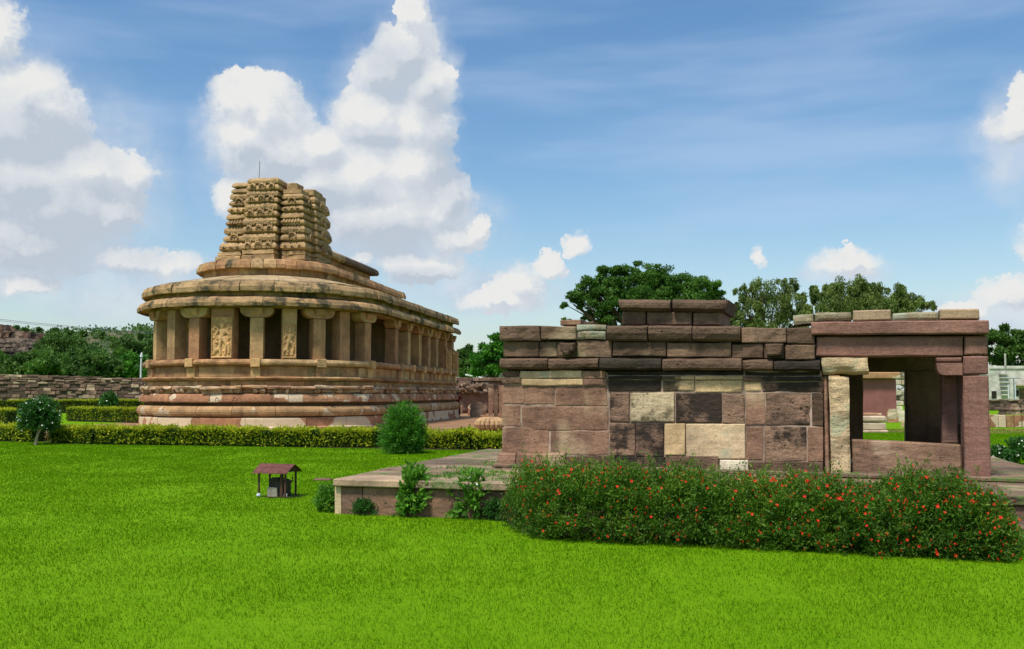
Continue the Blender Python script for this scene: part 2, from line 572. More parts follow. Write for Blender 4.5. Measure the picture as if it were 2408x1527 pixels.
M['seat'] = stone_mat('seat_slab_stone', [(.27, .17, .115)], grime=.16, streak=.12, bump=.7, pale=.4, pcol=(.36, .25, .17), pscale=2.2, pit=1.0, band=.1, psoft=.12)
M['eroded'] = stone_mat('eroded_cream_pillar_stone', [(.60, .46, .28)], grime=.45, gcol=(.12, .085, .05), streak=.3, bump=1.0, lichen=.5, lcol=(.42, .42, .26), gscale=2.0)
M['lichen'] = stone_mat('lichened_stone', [(.26, .22, .14), (.30, .26, .17)], grime=.25, streak=.1, bump=1.0, lichen=.8, lcol=(.34, .36, .27))
M['creambox'] = stone_mat('fresh_cut_block', [(.36, .26, .17), (.38, .28, .19)], grime=.03, streak=.04, bump=.2, pit=.3)
M['mortar'] = plain_mat('lime_mortar', (.34, .25, .19), vary=.4)
M['shadowcore'] = plain_mat('dark_rubble_core', (.07, .05, .035))
M['slab'] = stone_mat('platform_slab_stone', [(.25, .18, .125), (.17, .115, .085), (.36, .28, .19), (.14, .095, .075), (.28, .19, .13)], grime=.5, gcol=(.085, .06, .045), streak=0, bump=.8, lichen=.6, lcol=(.075, .15, .03), band=.1, seed=3)
M['platwall'] = stone_mat('platform_wall_stone', [(.19, .11, .08), (.22, .135, .10), (.17, .10, .075)], grime=.25, streak=.3, bump=.6, pit=1.2)
M['rubble'] = stone_mat('rubble_wall_stone', [(.10, .07, .05), (.16, .11, .08), (.26, .18, .13), (.13, .085, .06), (.46, .36, .25), (.08, .055, .04), (.22, .14, .11), (.15, .10, .07)], grime=.2, streak=.1, bump=.5)
M['apron'] = stone_mat('reddish_paving', [(.31, .18, .10)], grime=.5, gcol=(.17, .10, .08), streak=0, bump=.3, pit=.2, gscale=.5)
M['metalroof'] = plain_mat('maroon_sheet_metal', (.125, .043, .035), .6, vary=.35, scale=14)
M['rust'] = plain_mat('rusty_iron', (.09, .045, .03), .7)
M['pump'] = plain_mat('dark_pump_iron', (.06, .05, .04), .7)
M['gravelbag'] = plain_mat('pale_cardboard', (.30, .28, .22))
M['bark'] = plain_mat('bark', (.10, .07, .045), vary=.4)
M['palebark'] = plain_mat('pale_bark', (.34, .26, .17), vary=.3)
M['whitepaint'] = plain_mat('white_paint', (.62, .64, .66), .5, vary=.1)
M['concrete'] = plain_mat('stained_white_wall', (.52, .50, .45), vary=.3, scale=1.2)
M['pinkwall'] = plain_mat('pink_plaster', (.26, .10, .09), vary=.12, scale=1.5)
M['iron'] = plain_mat('grey_iron', (.10, .13, .15), .5)
M['dark'] = plain_mat('dark_opening', (.02, .018, .015))
M['bluepole'] = plain_mat('grey_blue_pole', (.14, .22, .24), .5)


def grass_mat(name, blades=False):
    m, t, b = base_mat(name)
    geo = t.node('ShaderNodeNewGeometry')
    P = geo.outputs['Position']
    n1 = t.noise(P, .42, 6, .66)
    n2 = t.noise(P, 3.2, 5, .7)
    n3 = t.noise(P, 40, 3, .7)
    lo, mid, hi = (.082, .210, .002), (.128, .275, .004), (.180, .325, .009)
    f = t.m('ADD', t.m('MULTIPLY', t.ramp(n1, .28, .72), .5), t.m('MULTIPLY', t.ramp(n2, .3, .7), .5))
    if blades:
        a = t.node('ShaderNodeAttribute', attribute_name='tint')
        f = t.m('ADD', t.m('MULTIPLY', f, .5), t.m('MULTIPLY', a.outputs['Fac'], .5))
    else:
        f = t.m('ADD', t.m('MULTIPLY', f, .6), t.m('MULTIPLY', t.ramp(n3, .3, .7), .4))
        lo, mid, hi = [tuple(x * .96 for x in q) for q in (lo, mid, hi)]
    c = t.cramp(f, [lo, mid, hi])
    t.l.new(c, b.inputs['Base Color'])
    b.inputs['Roughness'].default_value = 1
    b.inputs['Specular IOR Level'].default_value = .04
    if blades:
        tr = t.node('ShaderNodeBsdfTranslucent')
        t.l.new(c, tr.inputs[0])
        mx = t.node('ShaderNodeMixShader')
        mx.inputs[0].default_value = .4
        t.l.new(b.outputs[0], mx.inputs[1])
        t.l.new(tr.outputs[0], mx.inputs[2])
        t.l.new(mx.outputs[0], t.n['Material Output'].inputs[0])
    else:
        bn = t.node('ShaderNodeBump')
        bn.inputs['Strength'].default_value = .6
        bn.inputs['Distance'].default_value = .04
        t.l.new(t.noise(P, 22, 6, .75), bn.inputs['Height'])
        t.l.new(bn.outputs[0], b.inputs['Normal'])
    return m


M['lawn'] = grass_mat('lawn_ground')
M['blade'] = grass_mat('grass_blade', True)

L = {}
L['hedge'] = leaf_mat('hedge_leaf', (.018, .052, .006), (.10, .185, .012))
L['shoot'] = leaf_mat('golden_shoot', (.22, .32, .012), (.62, .64, .03), .42)
L['bush'] = leaf_mat('flowering_bush_leaf', (.022, .075, .006), (.095, .215, .011), extra=(.22, .34, .035))
L['shrub'] = leaf_mat('round_shrub_leaf', (.03, .13, .012), (.11, .33, .02))
L['dark'] = leaf_mat('dark_tree_leaf', (.035, .095, .014), (.11, .22, .03))
L['acacia'] = leaf_mat('rain_tree_leaf', (.03, .10, .012), (.12, .26, .03))
L['euca'] = leaf_mat('drooping_tree_leaf', (.06, .11, .02), (.22, .30, .06))
L['scrub'] = leaf_mat('scrub_leaf', (.035, .10, .016), (.11, .21, .03))
L['vine'] = leaf_mat('creeper_leaf', (.03, .12, .01), (.13, .33, .025), extra=(.32, .46, .06))
L['small'] = leaf_mat('jasmine_leaf', (.02, .09, .015), (.07, .20, .03))
M['red'] = plain_mat('red_petal', (.66, .03, .008), .6, vary=.3, scale=30)
M['whitefl'] = plain_mat('white_petal', (.85, .85, .82), .6, vary=.05)

def world_of(o):
    m = o.matrix_basis.copy()
    if o.parent is not None:
        m = world_of(o.parent) @ o.matrix_parent_inverse @ m
    return m


def link(o, parent=None):
    """children are given in world coordinates; the parent's own transform is cancelled"""
    COL.objects.link(o)
    if parent is not None:
        o.parent = parent
        o.matrix_parent_inverse = world_of(parent).inverted()
    return o


def inst(src, parent, M4):
    """object sharing mesh data, placed by a world matrix"""
    o = bpy.data.objects.new(src.name.split('.')[0], src.data)
    link(o, parent)
    o.matrix_basis = M4
    return o


def interp(x, pts):
    return float(np.interp(x, [p[0] for p in pts], [p[1] for p in pts]))


# ================================================================== ground
def ngon(name, pts, z, mat, kind=None, parent=None, thick=0):
    V = [Vector((p[0], p[1], z)) for p in pts]
    F = [tuple(range(len(V)))]
    if thick:
        n = len(V)
        V += [Vector((p[0], p[1], z - thick)) for p in pts]
        F.append(tuple(range(2 * n - 1, n - 1, -1)))
        F += [(k, (k + 1) % n, n + (k + 1) % n, n + k) for k in range(n)]
    o = mesh(name, V, F, mat, parent)
    if kind: o['kind'] = kind
    return o


def grid_ground():
    xs = np.concatenate([np.linspace(-1500, -60, 12), np.linspace(-50, 50, 41), np.linspace(60, 1500, 12)])
    ys = np.concatenate([np.linspace(-600, -10, 6), np.linspace(0, 60, 31), np.linspace(70, 2500, 16)])
    V = [(x, y, 0) for y in ys for x in xs]
    n = len(xs)
    F = [(j * n + i, j * n + i + 1, (j + 1) * n + i + 1, (j + 1) * n + i) for j in range(len(ys) - 1) for i in range(n - 1)]
    o = mesh('lawn_ground', V, F, M['lawn'])
    o['kind'] = 'structure'


grid_ground()

# ---------- temple path (U-shaped plan: straight sides and a rounded end facing the lawn)
TC, TTH, TA, TB, TL = np.array([-12.06, 46.29]), R(9.3), 5.94, 5.55, 16.3
AX = np.array([math.sin(TTH), math.cos(TTH)])
RT = np.array([math.cos(TTH), -math.sin(TTH)])
_p, _n = [], []
for t in np.linspace(TL, 0, 60)[:-1]:
    _p.append(TC + TA * RT + t * AX); _n.append(RT)
for ph in np.linspace(0, math.pi, 160):
    _p.append(TC + TA * math.cos(ph) * RT - TB * math.sin(ph) * AX)
    q = RT * math.cos(ph) / TA - AX * math.sin(ph) / TB
    _n.append(q / np.linalg.norm(q))
for t in np.linspace(0, TL, 60)[1:]:
    _p.append(TC - TA * RT + t * AX); _n.append(-RT)
_p, _n = np.array(_p), np.array(_n)
_s = np.r_[0, np.cumsum(np.linalg.norm(np.diff(_p, axis=0), axis=1))]
US, UA, UT = 16.3, _s[-60 - 0], _s[-1]     # side start, left side start, total


def tp(u, o=0.0, z=0.0):
    p = np.array([np.interp(u, _s, _p[:, k]) for k in (0, 1)])
    n = np.array([np.interp(u, _s, _n[:, k]) for k in (0, 1)])
    n /= np.linalg.norm(n)
    q = p + n * o
    return Vector((q[0], q[1], z))


def tn(u):
    n = np.array([np.interp(u, _s, _n[:, k]) for k in (0, 1)])
    return Vector((n[0], n[1], 0)).normalized()


def proj_px(v):
    x, y, z = v.x, v.y, v.z - EYE
    F = y * math.cos(PITCH) + z * math.sin(PITCH)
    U = -y * math.sin(PITCH) + z * math.cos(PITCH)
    return W0 / 2 + FPX * x / F, H0 / 2 + SHIFT - FPX * U / F


_us = np.linspace(0, UT, 600)
_px = np.array([proj_px(tp(u, -.3, 4))[0] for u in _us])
_i0 = int(_px.argmin())


def u_of_px(px):
    return float(np.interp(px, _px[:_i0 + 1][::-1], _us[:_i0 + 1][::-1]))


# paving round the temple, path on the left, bare earth on the right
pts = [tp(u, 3.4) for u in np.linspace(0, UT, 60)]
ngon('temple_pavement', [(p.x, p.y) for p in pts], .006, M['apron'], 'structure')
ngon('bare_earth_yard', [(gp(1000, 1022).x, gp(1000, 1022).y), (gp(1300, 1024).x, gp(1300, 1024).y), (6, 75), (-8, 75)], .010, M['apron'], 'structure')
ngon('garden_path', [(-40, 44.2), (-17.5, 42.6), (-17.5, 46.5), (-40, 49.2)], .014, M['apron'], 'structure')
ngon('shrine_path', [(gp(1960, 1017.5).x, 38), (30, 36), (34, 41.5), (gp(1960, 1009).x, 42.2)], .006, M['apron'], 'structure')


# ================================================================== temple
temple = thing('apsidal_temple', 'tan sandstone temple with rounded pillared end and broken carved tower', 'temple', (TC[0], TC[1], 0))


def sweep(name, u0, u1, prof, mat, parent, step=.45, jit=.012, seed=0, smooth=False):
    n = max(2, int(math.ceil((u1 - u0) / step)) + 1)
    rings = []
    for i in range(n):
        u = u0 + (u1 - u0) * i / (n - 1)
        ring = []
        for k, (o, z) in enumerate(prof):
            jv = noise.noise_vector(Vector((u * 1.9 + seed, k * 3.1, seed * .7))) * jit
            ring.append(tp(u, o + jv.x, z + jv.y * .7))
        rings.append(ring)
    V, F = loft_rings(rings)
    return mesh(name, V, F, mat, parent, smooth, origin=True)


def joints(u0, u1, length, rng):
    out, u = [u0], u0
    while u < u1 - length * .7:
        u += length * rng.uniform(.7, 1.3)
        if u > u1 - length * .4: break
        out.append(u)
    out.append(u1)
    return out


def course(name, prof, length, mat, jit=.012, gap=.008, step=.45, u0=0.0, u1=None, seed=0, mats=None, smooth=False):
    rng = random.Random(seed + 17)
    u1 = UT if u1 is None else u1
    js = joints(u0, min(u1, UA + 1), length, rng)
    if u1 > UA + 1: js += joints(UA + 1, u1, 4.5, rng)[1:]
    for a, b in zip(js[:-1], js[1:]):
        dv, dz = rng.uniform(-.02, .02) * jit / .012, rng.uniform(-.006, .006) * jit / .012
        pr = [(o + dv if k not in (0, len(prof) - 1) else o, z + dz) for k, (o, z) in enumerate(prof)]
        mm = mat if not mats else rng.choice(mats)
        sweep(name, a + gap, b - gap, pr, mm, temple, step, jit, seed + a * 1.3, smooth)


def prism_fill(name, o, z0, z1, mat, u0=0, u1=None):
    pts = [tp(u, o) for u in np.linspace(u0, UT if u1 is None else u1, 90)]
    return ngon(name, [(p.x, p.y) for p in pts], z1, mat, None, temple, z1 - z0)


prism_fill('platform_core', -.3, 0, 2.72, M['inner_shade'])
course('base_stone', [(-.4, 0), (.17, 0), (.17, .10), (.08, .15), (.07, .48), (.02, .54), (-.4, .54)], 2.3, M['basep'], seed=1)
course('torus_stone', [(-.4, .565), (-.05, .565), (.07, .60), (.14, .68), (.165, .78), (.155, .88), (.10, .97), (0, 1.03), (-.4, 1.04)], 2.1, M['torus'], .008, seed=2, smooth=False)
course('neck_stone', [(-.4, 1.05), (-.16, 1.05), (-.16, 1.19), (-.4, 1.19)], 3.2, M['inner_shade'], seed=3)
course('band_stone', [(-.4, 1.19), (.05, 1.19), (.075, 1.24), (.06, 1.36), (.01, 1.50), (-.06, 1.57), (-.4, 1.58)], 1.9, M['pink'], seed=4)
course('frieze_stone', [(-.4, 1.60), (-.15, 1.60), (-.14, 1.74), (-.03, 1.77), (.05, 1.80), (.05, 1.87), (-.02, 1.915), (-.4, 1.92)], .85, M['frieze'], .06, step=.13, seed=5)
course('course_stone', [(-.5, 1.93), (-.20, 1.93), (-.22, 2.12), (-.5, 2.12)], 1.6, M['tan'], seed=6)
course('ledge_stone', [(-.5, 2.13), (-.19, 2.14), (-.18, 2.18), (-.03, 2.21), (-.01, 2.27), (-.10, 2.32), (-.5, 2.32)], 2.6, M['tan'], .016, seed=7)
course('dado_stone', [(-.5, 2.33), (-.25, 2.33), (-.26, 2.78), (-.5, 2.78)], 1.5, M['tan'], .006, seed=8, mats=[M['tan'], M['tan'], M['pillar']])

PXP = [(363, 'b'), (401, 'p'), (455, 'b'), (522, 'w'), (603, 'b'), (681, 'r'), (752, 'b'), (812, 'p'), (866, 'b'), (934, 'b'),
       (963, 'b'), (989, 'b'), (1011, 'b'), (1029, 'b'), (1050, 'f'), (1066, 'f')]
PU = [(u_of_px(p), k) for p, k in PXP]
# rail stones run between the bracketed pillars
edges = sorted([u for u, k in PU if k in 'bf']) + [UT - 14.5, UT - 12, UT - 9.5, UT - 7, UT - 4.5, UT - 2]
edges = [0.0] + edges + [UT]
rp = [(-.6, 2.80), (-.20, 2.80), (-.08, 2.83), (-.03, 2.88), (-.02, 2.95), (-.07, 3.04), (-.15, 3.09), (-.6, 3.10)]
for i, (a, b) in enumerate(zip(edges[:-1], edges[1:])):
    if b - a > .75:
        sweep('rail_stone', a + .21 * (i > 0), b - .21, rp, M['tan'], temple, .4, .014, i)
    else:
        sweep('rail_stone', a, b, rp, M['tan'], temple, .4, .014, i)


def frame_at(u, o, z=0):
    n = tn(u)
    t = Vector((-n.y, n.x, 0))      # to the right seen from outside is -t; use right = (n x up)
    r = Vector((0, 0, 1)).cross(n)
    Mx = Matrix(((r.x, -n.x, 0, 0), (r.y, -n.y, 0, 0), (r.z, -n.z, 1, 0), (0, 0, 0, 1)))
    Mx.translation = tp(u, o, z)
    return Mx                        # local x along wall, local y inward, z up


def box_local(name, Mx, x0, x1, y0, y1, z0, z1, mat, parent, c=.015, jit=.006, seed=0, sub=1):
    b = MB()
    zs = np.linspace(z0, z1, max(2, int((z1 - z0) / .45) + 1)) if sub else [z0, z1]
    rings = [rect_ring(x0 + c, x1 - c, y0 + c, y1 - c, z0), rect_ring(x0, x1, y0, y1, z0 + c)]
    rings += [rect_ring(x0, x1, y0, y1, z) for z in zs[1:-1]]
    rings += [rect_ring(x0, x1, y0, y1, z1 - c), rect_ring(x0 + c, x1 - c, y0 + c, y1 - c, z1)]
    V, F = loft_rings(rings)
    b.add(V, F)
    b.jitter(jit, 2.2, seed)
    b.V = [Mx @ v for v in b.V]
    return b.build(name, mat, parent, origin=True)


def lathe_profile_x(prof, y0, y1):
    """extrude a profile given in (x,z) along local y"""
    n = len(prof)
    V = [Vector((x, y0, z)) for x, z in prof] + [Vector((x, y1, z)) for x, z in prof]
    F = [tuple(range(n)), tuple(range(2 * n - 1, n - 1, -1))] + [(k, (k + 1) % n, n + (k + 1) % n, n + k) for k in range(n)]
    return V, F


def bracket_mesh(hw, z0, z1, y0, y1):
    """corbel bracket with rounded lower ends"""
    h = z1 - z0
    pr = [(-hw, z1), (-hw, z1 - .10)]
    for a in (15, 35, 55, 75, 90):
        pr.append((-hw + .42 * (1 - math.cos(R(a))), z1 - .10 - (h - .10) * math.sin(R(a))))
    pr2 = [(-x, z) for x, z in pr[::-1]]
    return lathe_profile_x(pr + pr2, y0, y1)


# ------- heightfield relief
def relief_obj(name, Mx, w, h, shapes, mat, parent, depth=.07, frame=.035, nx=44, nz=84, seed=0):
    """shapes: capsules (x0,z0,x1,z1,r,height) in panel units; Mx local x right, y inward"""
    X, Z = np.meshgrid(np.linspace(-w / 2, w / 2, nx), np.linspace(0, h, nz))
    H = np.zeros_like(X)
    for (x0, z0, x1, z1, r0, r1, hh) in shapes:
        d = np.array([x1 - x0, z1 - z0]); L2 = max(1e-9, d @ d)
        t = np.clip(((X - x0) * d[0] + (Z - z0) * d[1]) / L2, 0, 1)
        r = r0 + (r1 - r0) * t
        q = ((X - x0 - t * d[0]) ** 2 + (Z - z0 - t * d[1]) ** 2) / (r * r)
        H = np.maximum(H, hh * np.sqrt(np.clip(1 - q, 0, 1)))
    H += .12 * np.array([[max(0, noise.noise(Vector((x * 26 + seed, z * 26, seed)))) for x in X[0]] for z in Z[:, 0]])
    fr = (np.abs(X) > w / 2 - frame) | (Z < frame * 1.6) | (Z > h - frame)
    H = np.where(fr, .85, H)
    Y = -depth * np.clip(H, 0, 1.3)
    V = [Mx @ Vector((x, y, z)) for x, y, z in zip(X.ravel(), Y.ravel(), Z.ravel())]
    F = [(j * nx + i, j * nx + i + 1, (j + 1) * nx + i + 1, (j + 1) * nx + i) for j in range(nz - 1) for i in range(nx - 1)]
    # back
    b = len(V)
    V += [Mx @ Vector((x, .05, z)) for x, z in ((-w / 2, 0), (w / 2, 0), (w / 2, h), (-w / 2, h))]
    F += [(b, b + 3, b + 2, b + 1), (0, b, b + 1, nx - 1), ((nz - 1) * nx, nz * nx - 1, b + 2, b + 3)]
    F.append(tuple([b] + [j * nx for j in range(nz)] + [b + 3]))
    F.append(tuple([b + 1] + [j * nx + nx - 1 for j in range(nz)] + [b + 2]))
    return mesh(name, V, F, mat, parent, origin=True)


def figure_shapes(cx, s, rng, arms=4, crowd=True, w=.9):
    S = [(cx, 1.33 * s, cx + .01, 1.47 * s, .10 * s, .085 * s, 1.25), (cx + .01, 1.50 * s, cx + .01, 1.60 * s, .07 * s, .03 * s, 1.1),
         (cx + .02, 1.12 * s, cx + .0, .98 * s, .17 * s, .11 * s, 1.15), (cx, .98 * s, cx - .03, .84 * s, .10 * s, .16 * s, 1.15),
         (cx - .06, .82 * s, cx - .11, .48 * s, .10 * s, .07 * s, 1.1), (cx - .11, .48 * s, cx - .07, .14 * s, .065 * s, .05 * s, 1.0),
         (cx + .07, .82 * s, cx + .2 * s, .55 * s, .10 * s, .07 * s, 1.1), (cx + .2 * s, .55 * s, cx + .14 * s, .14 * s, .065 * s, .05 * s, 1.0)]
    S += [(cx - .17 * s, 1.18 * s, cx - .30 * s, .98 * s, .06 * s, .05 * s, 1.0), (cx - .30 * s, .98 * s, cx - .22 * s, .80 * s, .05 * s, .04 * s, .9),
          (cx + .19 * s, 1.18 * s, cx + .31 * s, 1.0 * s, .06 * s, .05 * s, 1.0), (cx + .31 * s, 1.0 * s, cx + .27 * s, .76 * s, .05 * s, .04 * s, .9)]
    if arms > 2:
        S += [(cx - .16 * s, 1.2 * s, cx - .36 * s, 1.36 * s, .05 * s, .04 * s, .8), (cx + .18 * s, 1.2 * s, cx + .37 * s, 1.40 * s, .05 * s, .04 * s, .8)]
    if crowd:
        for k in range(34):
            x = rng.uniform(-w / 2 + .06, w / 2 - .06)
            z = rng.uniform(.08, 1.75 * s)
            if abs(x - cx) < .16 and z > .3: x += .25 * (1 if x > cx else -1)
            if abs(x) > w / 2 - .05: continue
            a = rng.uniform(0, 3.14)
            S.append((x, z, x + .09 * math.cos(a), z + .11 * math.sin(a), rng.uniform(.03, .055), rng.uniform(.02, .04), rng.uniform(.45, .85)))
        # seated animal and attendants at the foot
        S += [(-.30, .30, -.12, .40, .09, .10, .9), (-.34, .50, -.34, .58, .06, .05, .9), (-.34, .22, -.34, .45, .07, .06, .8),
              (.33, .22, .33, .5, .06, .07, .8), (.33, .58, .33, .62, .055, .05, .9)]
    return S


def pillar(u, kind, i, mirror=False):
    Mx = frame_at(u, -.32)
    w, d = {'b': (.56, .55), 'p': (.56, .62), 'w': (1.02, .55), 'r': (.62, .5), 'f': (.5, .5)}[kind]
    if i < 1: w = .42
    p = box_local('pillar', Mx, -w / 2, w / 2, 0, d, 3.10, 5.36 if kind in 'pwr' else 4.94, M['pillar'], temple, .02, .012, i)
    if kind in 'bf':
        hw = .72 if u > 14 else .62
        V, F = bracket_mesh(hw, 4.95, 5.37, -.05, d - .05)
        b = MB().add([Mx @ v for v in V], F)
        b.jitter(.012, 2, i)
        b.build('bracket', M['pillar'], temple, origin=True)
        V, F = bracket_mesh(.42, 4.955, 5.365, -w / 2 + .02, w / 2 - .02)
        Rz = Mx @ Matrix.Translation((0, d / 2 - .02, 0)) @ Matrix.Rotation(R(90), 4, 'Z')
        MB().add([Rz @ v for v in V], F).build('bracket', M['pillar'], temple, origin=True)
        # pilaster strip stepping down over the rail and the dado
        box_local('pilaster', frame_at(u, -.02), -.20, .20, -.03, .3, 2.745, 3.125, M['relief'] if i % 3 else M['pillar'], temple, .02, .01, i + 50)
        box_local('pilaster', frame_at(u, -.15), -.21, .21, 0, .2, 2.30, 2.740, M['relief'] if i % 3 else M['pillar'], temple, .015, .008, i + 90)
    return p


for i, (u, k) in enumerate(PU):
    pillar(u, k, i)
for i, u in enumerate([2, 4.4, 6.8, 9.2, 11.6, 14.0]):
    pillar(UT - u, 'b', 40 + i)
rr = random.Random(5)
uw = PU[3][0]
relief_obj('carved_panel', frame_at(uw, -.30, 3.16), .94, 1.78, figure_shapes(.02, 1.02, rr), M['relief'], temple, .075, seed=1)
ur = PU[5][0]
relief_obj('carved_panel', frame_at(ur, -.30, 3.16), .56, 1.5, figure_shapes(0, .86, rr, 4, True, .56), M['relief'], temple, .07, seed=2, nx=30)
for j in (14, 15):
    relief_obj('carved_figure', frame_at(PU[j][0], -.24, 2.9), .46, 1.55, figure_shapes(0, .9, rr, 4, False), M['relief'], temple, .26, .0, 22, 60, seed=3 + j)

# small worn niches on the band, dentils under it, and lumps of the worn animal frieze
arch = MB()
arch.tube([Vector((.085 * math.cos(a), -.02, .085 * math.sin(a) * 1.25)) for a in np.linspace(-.2, math.pi + .2, 8)], .022, 4)
arch.box(-.05, .05, -.012, .02, -.03, .05)
ao = arch.build('niche_arch', M['pink'], temple)
first = True
k = 0
for u in np.arange(.6, UA - 1, .82):
    Mx = frame_at(u + rr.uniform(-.1, .1), .045, 1.31) @ Matrix.Rotation(R(-14), 4, 'X')
    if first:
        ao.matrix_basis = Mx; first = False
    else:
        inst(ao, temple, Mx)
for u in np.arange(.3, UA, .27):
    if rr.random() < .4: continue
    w_ = rr.uniform(.07, .17)
    Mx = frame_at(u, -.16)
    b = MB()
    rings = [rect_ring(-w_ * f, w_ * f, -.18 * g_, .05, 1.60 + t * .19) for t, f, g_ in ((0, .6, .5), (.35, 1, .9), (.7, .8, 1), (1, .5, .7))]
    V, F = loft_rings(rings)
    b.add(V, F).jitter(.05, 6, u)
    b.V = [Mx @ v for v in b.V]
    b.build('worn_carving', M['frieze'], temple, origin=True)

# ambulatory behind the pillars
prism_fill('ceiling_slab', -.55, 5.38, 5.46, M['inner_shade'])
sweep('sanctum_wall', 1.5, UT - 1.5, [(-2.35, 2.72), (-2.35, 5.38), (-2.75, 5.38), (-2.75, 2.72)], M['inner_shade'], temple, .5, .01)
Mx = frame_at(u_of_px(668) - .35, -2.34, 4.15)
lw = MB()
lw.tube([Mx @ Vector((.42 * math.cos(a), 0, .42 * math.sin(a))) for a in np.linspace(0, 2 * math.pi, 17)], .07, 5, False)
for a in np.arange(0, math.pi, math.pi / 4):
    c, s = .4 * math.cos(a), .4 * math.sin(a)
    lw.tube([Mx @ Vector((-c, 0, -s)), Mx @ Vector((c, 0, s))], .035, 4)
lw.build('lattice_window', M['inner_shade'], temple, origin=True)
sweep('beam', .05, US - .1, [(-.85, 5.375), (-.30, 5.375), (-.30, 5.47), (-.85, 5.47)], M['pillar'], temple)
sweep('beam', US, UA, [(-.85, 5.375), (-.30, 5.375), (-.30, 5.47), (-.85, 5.47)], M['pillar'], temple)
sweep('beam', UA + .1, UT, [(-.85, 5.375), (-.30, 5.375), (-.30, 5.47), (-.85, 5.47)], M['pillar'], temple)

# roof
course('eave_stone', [(-.9, 5.50), (-.30, 5.52), (.06, 5.50), (.12, 5.42), (.20, 5.43), (.22, 5.58), (.14, 5.74), (-.02, 5.83), (-.22, 5.88), (-.9, 5.89)], 2.0, M['eave'], .035, .012, .25, seed=21)
course('fascia_stone', [(-.9, 5.90), (-.34, 5.90), (-.34, 6.11), (-.9, 6.11)], 1.3, M['tan'], seed=22, mats=[M['tan'], M['eave']])
course('cornice_stone', [(-1, 6.12), (-.12, 6.12), (-.02, 6.06), (.05, 6.09), (.06, 6.28), (-.03, 6.47), (-.20, 6.53), (-.42, 6.57), (-1, 6.60)], 1.15, M['eave'], .030, .014, .25, seed=23)
course('roof_slab', [(-.42, 6.56), (-.42, 6.62), (-2.75, 7.12), (-2.75, 7.0)], 1.25, M['roof'], .014, seed=24)
UE = 4.0
course('upper_wall_stone', [(-3.2, 7.0), (-2.72, 7.0), (-2.72, 7.45), (-3.2, 7.45)], 1.3, M['tan'], u0=UE, u1=UT - UE, seed=25)
course('upper_cornice_stone', [(-3.3, 7.45), (-2.60, 7.45), (-2.46, 7.40), (-2.40, 7.44), (-2.41, 7.60), (-2.50, 7.80), (-2.66, 7.86), (-2.85, 7.88), (-3.3, 7.90)], .95, M['tan'], .028, .014, u0=UE, u1=UT - UE, seed=26, mats=[M['tan'], M['eave'], M['pillar'], M['tan']])
prism_fill('upper_roof', -3.2, 7.6, 7.93, M['roof'], UE, UT - UE)
prism_fill('lower_roof_bed', -.9, 5.5, 6.5, M['inner_shade'])
TM = Matrix(((RT[0], AX[0], 0, TC[0]), (RT[1], AX[1], 0, TC[1]), (0, 0, 1, 0), (0, 0, 0, 1)))    # local x right, y along the axis
box_local('nave_wall', TM, -1.75, 1.75, 2.0, 10.6, 7.9, 8.75, M['tan'], temple, .02, .01)
for k in range(5):
    y0, y1 = 1.2 + k * 2.0, 1.2 + (k + 1) * 2.0 - .02
    V, F = lathe_profile_x([(-2.05, 8.75), (2.05, 8.75), (2.15, 8.85), (2.1, 9.05), (1.9, 9.2), (-1.9, 9.2), (-2.1, 9.05), (-2.15, 8.85)], y0, y1)
    MB().add([TM @ v for v in V], F).jitter(.015, 1.5, k).build('nave_roof_slab', M['capst'] if k > 1 else M['eave'], temple, origin=True)

# ------------------------------------------------------------------ carved tower
tower = thing('tower', None, None, (float(TC[0]), float(TC[1]), 8.0))
del_keys = [kk for kk in tower.keys()]
tower.parent = temple
tower.matrix_parent_inverse = world_of(temple).inverted()
FLx, FLy = -14.01, 45.0
TW, TD = 4.24, 3.48
TWM = Matrix(((RT[0], AX[0], 0, FLx), (RT[1], AX[1], 0, FLy), (0, 0, 1.09, 7.96), (0, 0, 0, 1)))


def arch_ring(b, cx, y, cz, r, tube=.04, hole=True):
    b.tube([Vector((cx + r * math.cos(a), y - .05, cz + r * 1.15 * math.sin(a))) for a in np.linspace(-.5, math.pi + .5, 8)], tube, 4)
    b.tube([Vector((cx + r * math.cos(a), y - .01, cz + r * 1.15 * math.sin(a))) for a in np.linspace(-.5, math.pi + .5, 8)], tube * 1.1, 4)
    b.tube([Vector((cx, y - .02, cz - r * .4)), Vector((cx, y - .03, cz + r * .3))], r * .2, 4)
    b.tube([Vector((cx, y, cz + r * 1.1)), Vector((cx, y - .0, cz + r * 2.0))], [tube * 1.2, tube * .6], 4)


def ring_n(x0, x1, y0, y1, z, st=.2):
    nx, ny = max(2, int((x1 - x0) / st)), max(2, int((y1 - y0) / st))
    out = [Vector((x0 + (x1 - x0) * i / nx, y0, z)) for i in range(nx)] + [Vector((x1, y0 + (y1 - y0) * i / ny, z)) for i in range(ny)]
    out += [Vector((x1 - (x1 - x0) * i / nx, y1, z)) for i in range(nx)] + [Vector((x0, y1 - (y1 - y0) * i / ny, z)) for i in range(ny)]
    return out


